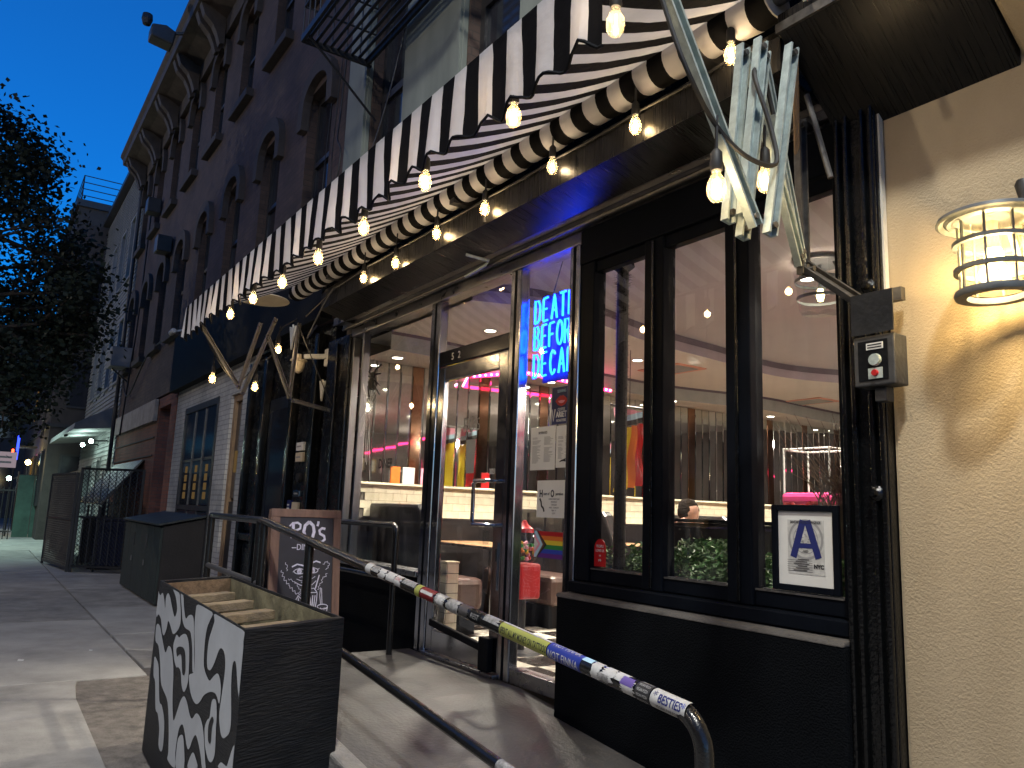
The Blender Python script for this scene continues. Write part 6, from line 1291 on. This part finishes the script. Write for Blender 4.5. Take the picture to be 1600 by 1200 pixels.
# hanging flag
fl2 = thing('hanging_flag', 'progress pride flag hung vertically inside seen through the narrow window', 'flag', (-5.5, 2.2, 1.8))
Fy0, Fy1, Fz0, Fz1 = 2.02, 2.42, 1.72, 2.52
def fpt(u, v): return (-5.5+.03*math.sin(u*9+v*3)+.015*math.sin(v*11), Fy0+(Fy1-Fy0)*u, Fz0+(Fz1-Fz0)*v)
for k, m in enumerate(('blue', 'green', 'yellow', 'orange', 'red', 'red')):
    b = MB(); k0 = max(0, k-1)
    for i in range(4):
        for j in range(21): b.v.append(fpt((k+i/3)/6, j/20*.74+.13*(k/6)))
    for i in range(3):
        for j in range(20): n0 = i*21+j; b.f.append((n0, n0+1, n0+22, n0+21))
    b.build('stripe', m if k > 1 else 'yellow', fl2, recalc=False)
for k, (m, a0, a1) in enumerate((('black_ink', .74, .80), ('pale_blue', .80, .87), ('pink', .87, 1.0))):
    b = MB()
    for i in range(7):
        u = i/6
        for j in range(4): v = a0+(a1-a0)*j/3; b.v.append(fpt(u, min(1, v+.13*u)))
    for i in range(6):
        for j in range(3): n0 = i*4+j; b.f.append((n0, n0+1, n0+5, n0+4))
    b.build('chevron', m, fl2, recalc=False)
MB().tube([(-5.5, Fy0-.04, Fz1+.02), (-5.5, Fy1+.04, Fz1+.02)], .012, 8).build('flag_rod', 'galv_dull', fl2); MB().tube([(-5.5, Fy0+.2, Fz1+.02), (-5.5, Fy0+.2, 3.1)], .004, 6).build('cord', 'iron', fl2)
# diner seated in the far booth
pe = thing('person', 'seated person with short brown hair, only the head above the partition', 'person', (-5.55, 3.1, FZ0))
me = bpy.data.meshes.new('body'); V = [(0, 0, .55), (0, 0, .8), (0, .0, 1.0), (0, .01, 1.06), (.0, .02, 1.16), (.17, 0, .98), (.24, .03, .72), (.2, -.2, .68), (-.17, 0, .98), (-.24, .03, .72), (-.2, -.2, .68), (.09, 0, .5), (.12, -.42, .5), (.12, -.42, .08), (.12, -.52, .04), (-.09, 0, .5), (-.12, -.42, .5), (-.12, -.42, .08), (-.12, -.52, .04)]
E_ = [(0, 1), (1, 2), (2, 3), (3, 4), (2, 5), (5, 6), (6, 7), (2, 8), (8, 9), (9, 10), (0, 11), (11, 12), (12, 13), (13, 14), (0, 15), (15, 16), (16, 17), (17, 18)]
PX, PY, PZ = -5.55, 3.1, .44
me.from_pydata([(PX-y, PY+x, PZ+z) for x, y, z in V], E_, []); bo = bpy.data.objects.new('body', me); COL.objects.link(bo); adopt(bo, pe)
me.materials.append(MATS['skin']); sk = bo.modifiers.new('skin', 'SKIN'); rad = [.15, .15, .12, .055, .09, .07, .045, .03, .07, .045, .03, .09, .07, .045, .035, .09, .07, .045, .035]
for sv, r_ in zip(me.skin_vertices[0].data, rad): sv.radius = (r_, r_)
me.skin_vertices[0].data[0].use_root = True; ss = bo.modifiers.new('sub', 'SUBSURF'); ss.levels = 2; ss.render_levels = 2
MB().lathe((PX+.01, PY, PZ+1.12), [(0, .11), (.05, .1), (.08, .06), (.088, 0), (.08, -.06), (.05, -.11), (0, -.125)], 18).build('head', 'skin', pe, smooth=True)
hb = MB(); rh = random.Random(3)
hb.lathe((PX-.015, PY, PZ+1.14), [(0, .122), (.055, .11), (.092, .07), (.104, .01), (.1, -.05), (.07, -.085), (0, -.09)], 22); hb.v = [(x+rh.uniform(-.007, .007), y+rh.uniform(-.007, .007), z+rh.uniform(-.006, .006)) for x, y, z in hb.v]; hb.build('hair', 'hair', pe, smooth=True)
# framed pictures on the far side wall (seen in the mirrors), back bar in pink
for i in range(18):
    y = .9+.42*(i % 9)*1.1; z = 1.75+.55*(i//9); hgt = rnd.uniform(.28, .42); wd = rnd.uniform(.22, .34)
    t = thing('framed_picture', 'framed picture on the far side wall, %s of the %s row' % (ordn[min(7, i % 9)] if i % 9 < 8 else 'ninth', 'upper' if i >= 9 else 'lower'), 'picture', (IX1, y, z), 'framed pictures reflected in the mirrors')
    MB().box(IX1-.03, IX1-.002, y, y+wd, z, z+hgt).build('frame', rnd.choice(['black_frame', 'gold', 'white_paint']), t, bev=.006); one('print', rnd.choice(['paper', 'salmon', 'sticker_gray', 'hotpink', 'cream_plastic']), t, IX1-.034, IX1-.031, y+.03, y+wd-.03, z+.03, z+hgt-.03)
bc = thing('bar_counter', 'counter with pink lit front deep inside the diner', 'counter', (-1.5, 3.2, FZ0)); MB().box(-3.4, 1.8, 2.9, 3.5, FZ0, 1.5).build('front', 'tile_cream', bc, bev=.01); one('top', 'wood_table', bc, -3.5, 1.9, 2.8, 3.6, 1.502, 1.55, bev=.01)
for k in range(7):
    x = -3.2+.7*k; m = ['hotpink', 'salmon', 'paper', 'hotpink', 'orange', 'hotpink', 'paper'][k]
    t = thing('counter_sign', ['tall pink rounded display', 'salmon rounded display', 'white card', 'pink card', 'orange card', 'second pink card', 'last white card'][k]+' on the bar counter', 'display', (x, 3.1, 1.55)); h = .75 if k < 2 else .3
    MB().prism([(-.13, 0), (.13, 0), (.13, h-.13)]+[(.13*math.cos(R(a)), h-.13+.13*math.sin(R(a))) for a in range(30, 180, 30)]+[(-.13, h-.13)], (x, 3.1, 1.551), (1, 0, 0), (0, 0, 1), (0, .03, 0)).build('board', m, t); one('stand', 'iron', t, x-.08, x+.08, 3.131, 3.2, 1.551, 1.57)
l2 = thing('led_strip', 'added pink LED strip over the bar counter', 'led strip', (-1, 3, 2.9)); one('channel', 'neon_pink', l2, -3.4, 1.5, 3.3, 3.33, 2.6, 2.63)  # added strip, gives the mirrors and room a pink cast
for k in (-3.3, 1.4): MB().tube([(k, 3.315, 2.63), (k, 3.315, 3.25)], .006, 6).build('hanger', 'iron', l2)  # hangers made for the added strip
for k, (y, w_, m) in enumerate(((.45, .1, 'orange'), (.58, .13, 'paper'), (.78, .13, 'pink'), (1.5, .1, 'red'))):
    t = tag(MB().box(IX0+.012, IX0+.018, y, y+w_, 1.737, 1.90).build('ledge_card', m, bev=.001), ['orange card', 'white card', 'pink card', 'small red card'][k]+' leaning on the tiled ledge under the mirrors', 'card')
# dry grasses and flowers near the grade card
dg = thing('dried_grass', 'tall dried grass arrangement behind the right window', 'plant', (-2.05, .75, 1.3)); MB().lathe((-2.24, .6, 1.06), [(0, 0), (.06, .0), (.08, .12), (.05, .26), (.055, .3)], 16).build('vase', 'wood_frame', dg, smooth=True)
q = random.Random(6); b = MB()
for k in range(70): b.tube([(-2.24, .6, 1.3), (-2.24+q.uniform(-.1, .08), .6+q.uniform(-.08, .08), 1.6), (-2.24+q.uniform(-.3, .2), .6+q.uniform(-.2, .2), q.uniform(1.75, 2.08))], .003, 4, rs=[.004, .0035, .001])
b.build('stems', 'straw', dg)
fr_ = thing('red_flowers', 'red flowers just above the framed grade card', 'flowers', (-2.74, 1.02, 1.5)); q = random.Random(2)
for k in range(26): MB().lathe((-2.88+.011*k+q.uniform(-.02, .02), 1.02+q.uniform(-.04, .04), 1.59+q.uniform(-.02, .02)), [(0, -.02), (.018, -.01), (.026, .006), (.018, .016), (0, .008)], 8).build('bloom', 'red', fr_)
MB().box(-2.92, -2.57, .97, 1.07, 1.502, 1.57).build('box', 'wood_frame', fr_)
cg = thing('pink_shelf', 'small white wire stand holding a pink cushion behind the dried grass', 'stand', (-3.1, 2.2, 1.5))
for x in (-3.68, -3.3):
    for y in (2.1, 2.4): MB().tube([(x, y, FZ0), (x, y, 2.05)], .008, 6).build('post', 'white_paint', cg)
for z in (1.62, 2.04): MB().tube([(-3.68, 2.1, z), (-3.3, 2.1, z), (-3.3, 2.4, z), (-3.68, 2.4, z), (-3.68, 2.1, z)], .008, 6).build('rail', 'white_paint', cg)
MB().box(-3.70, -3.28, 2.08, 2.42, 1.63, 1.72).build('cushion', 'hotpink', cg, bev=.03)
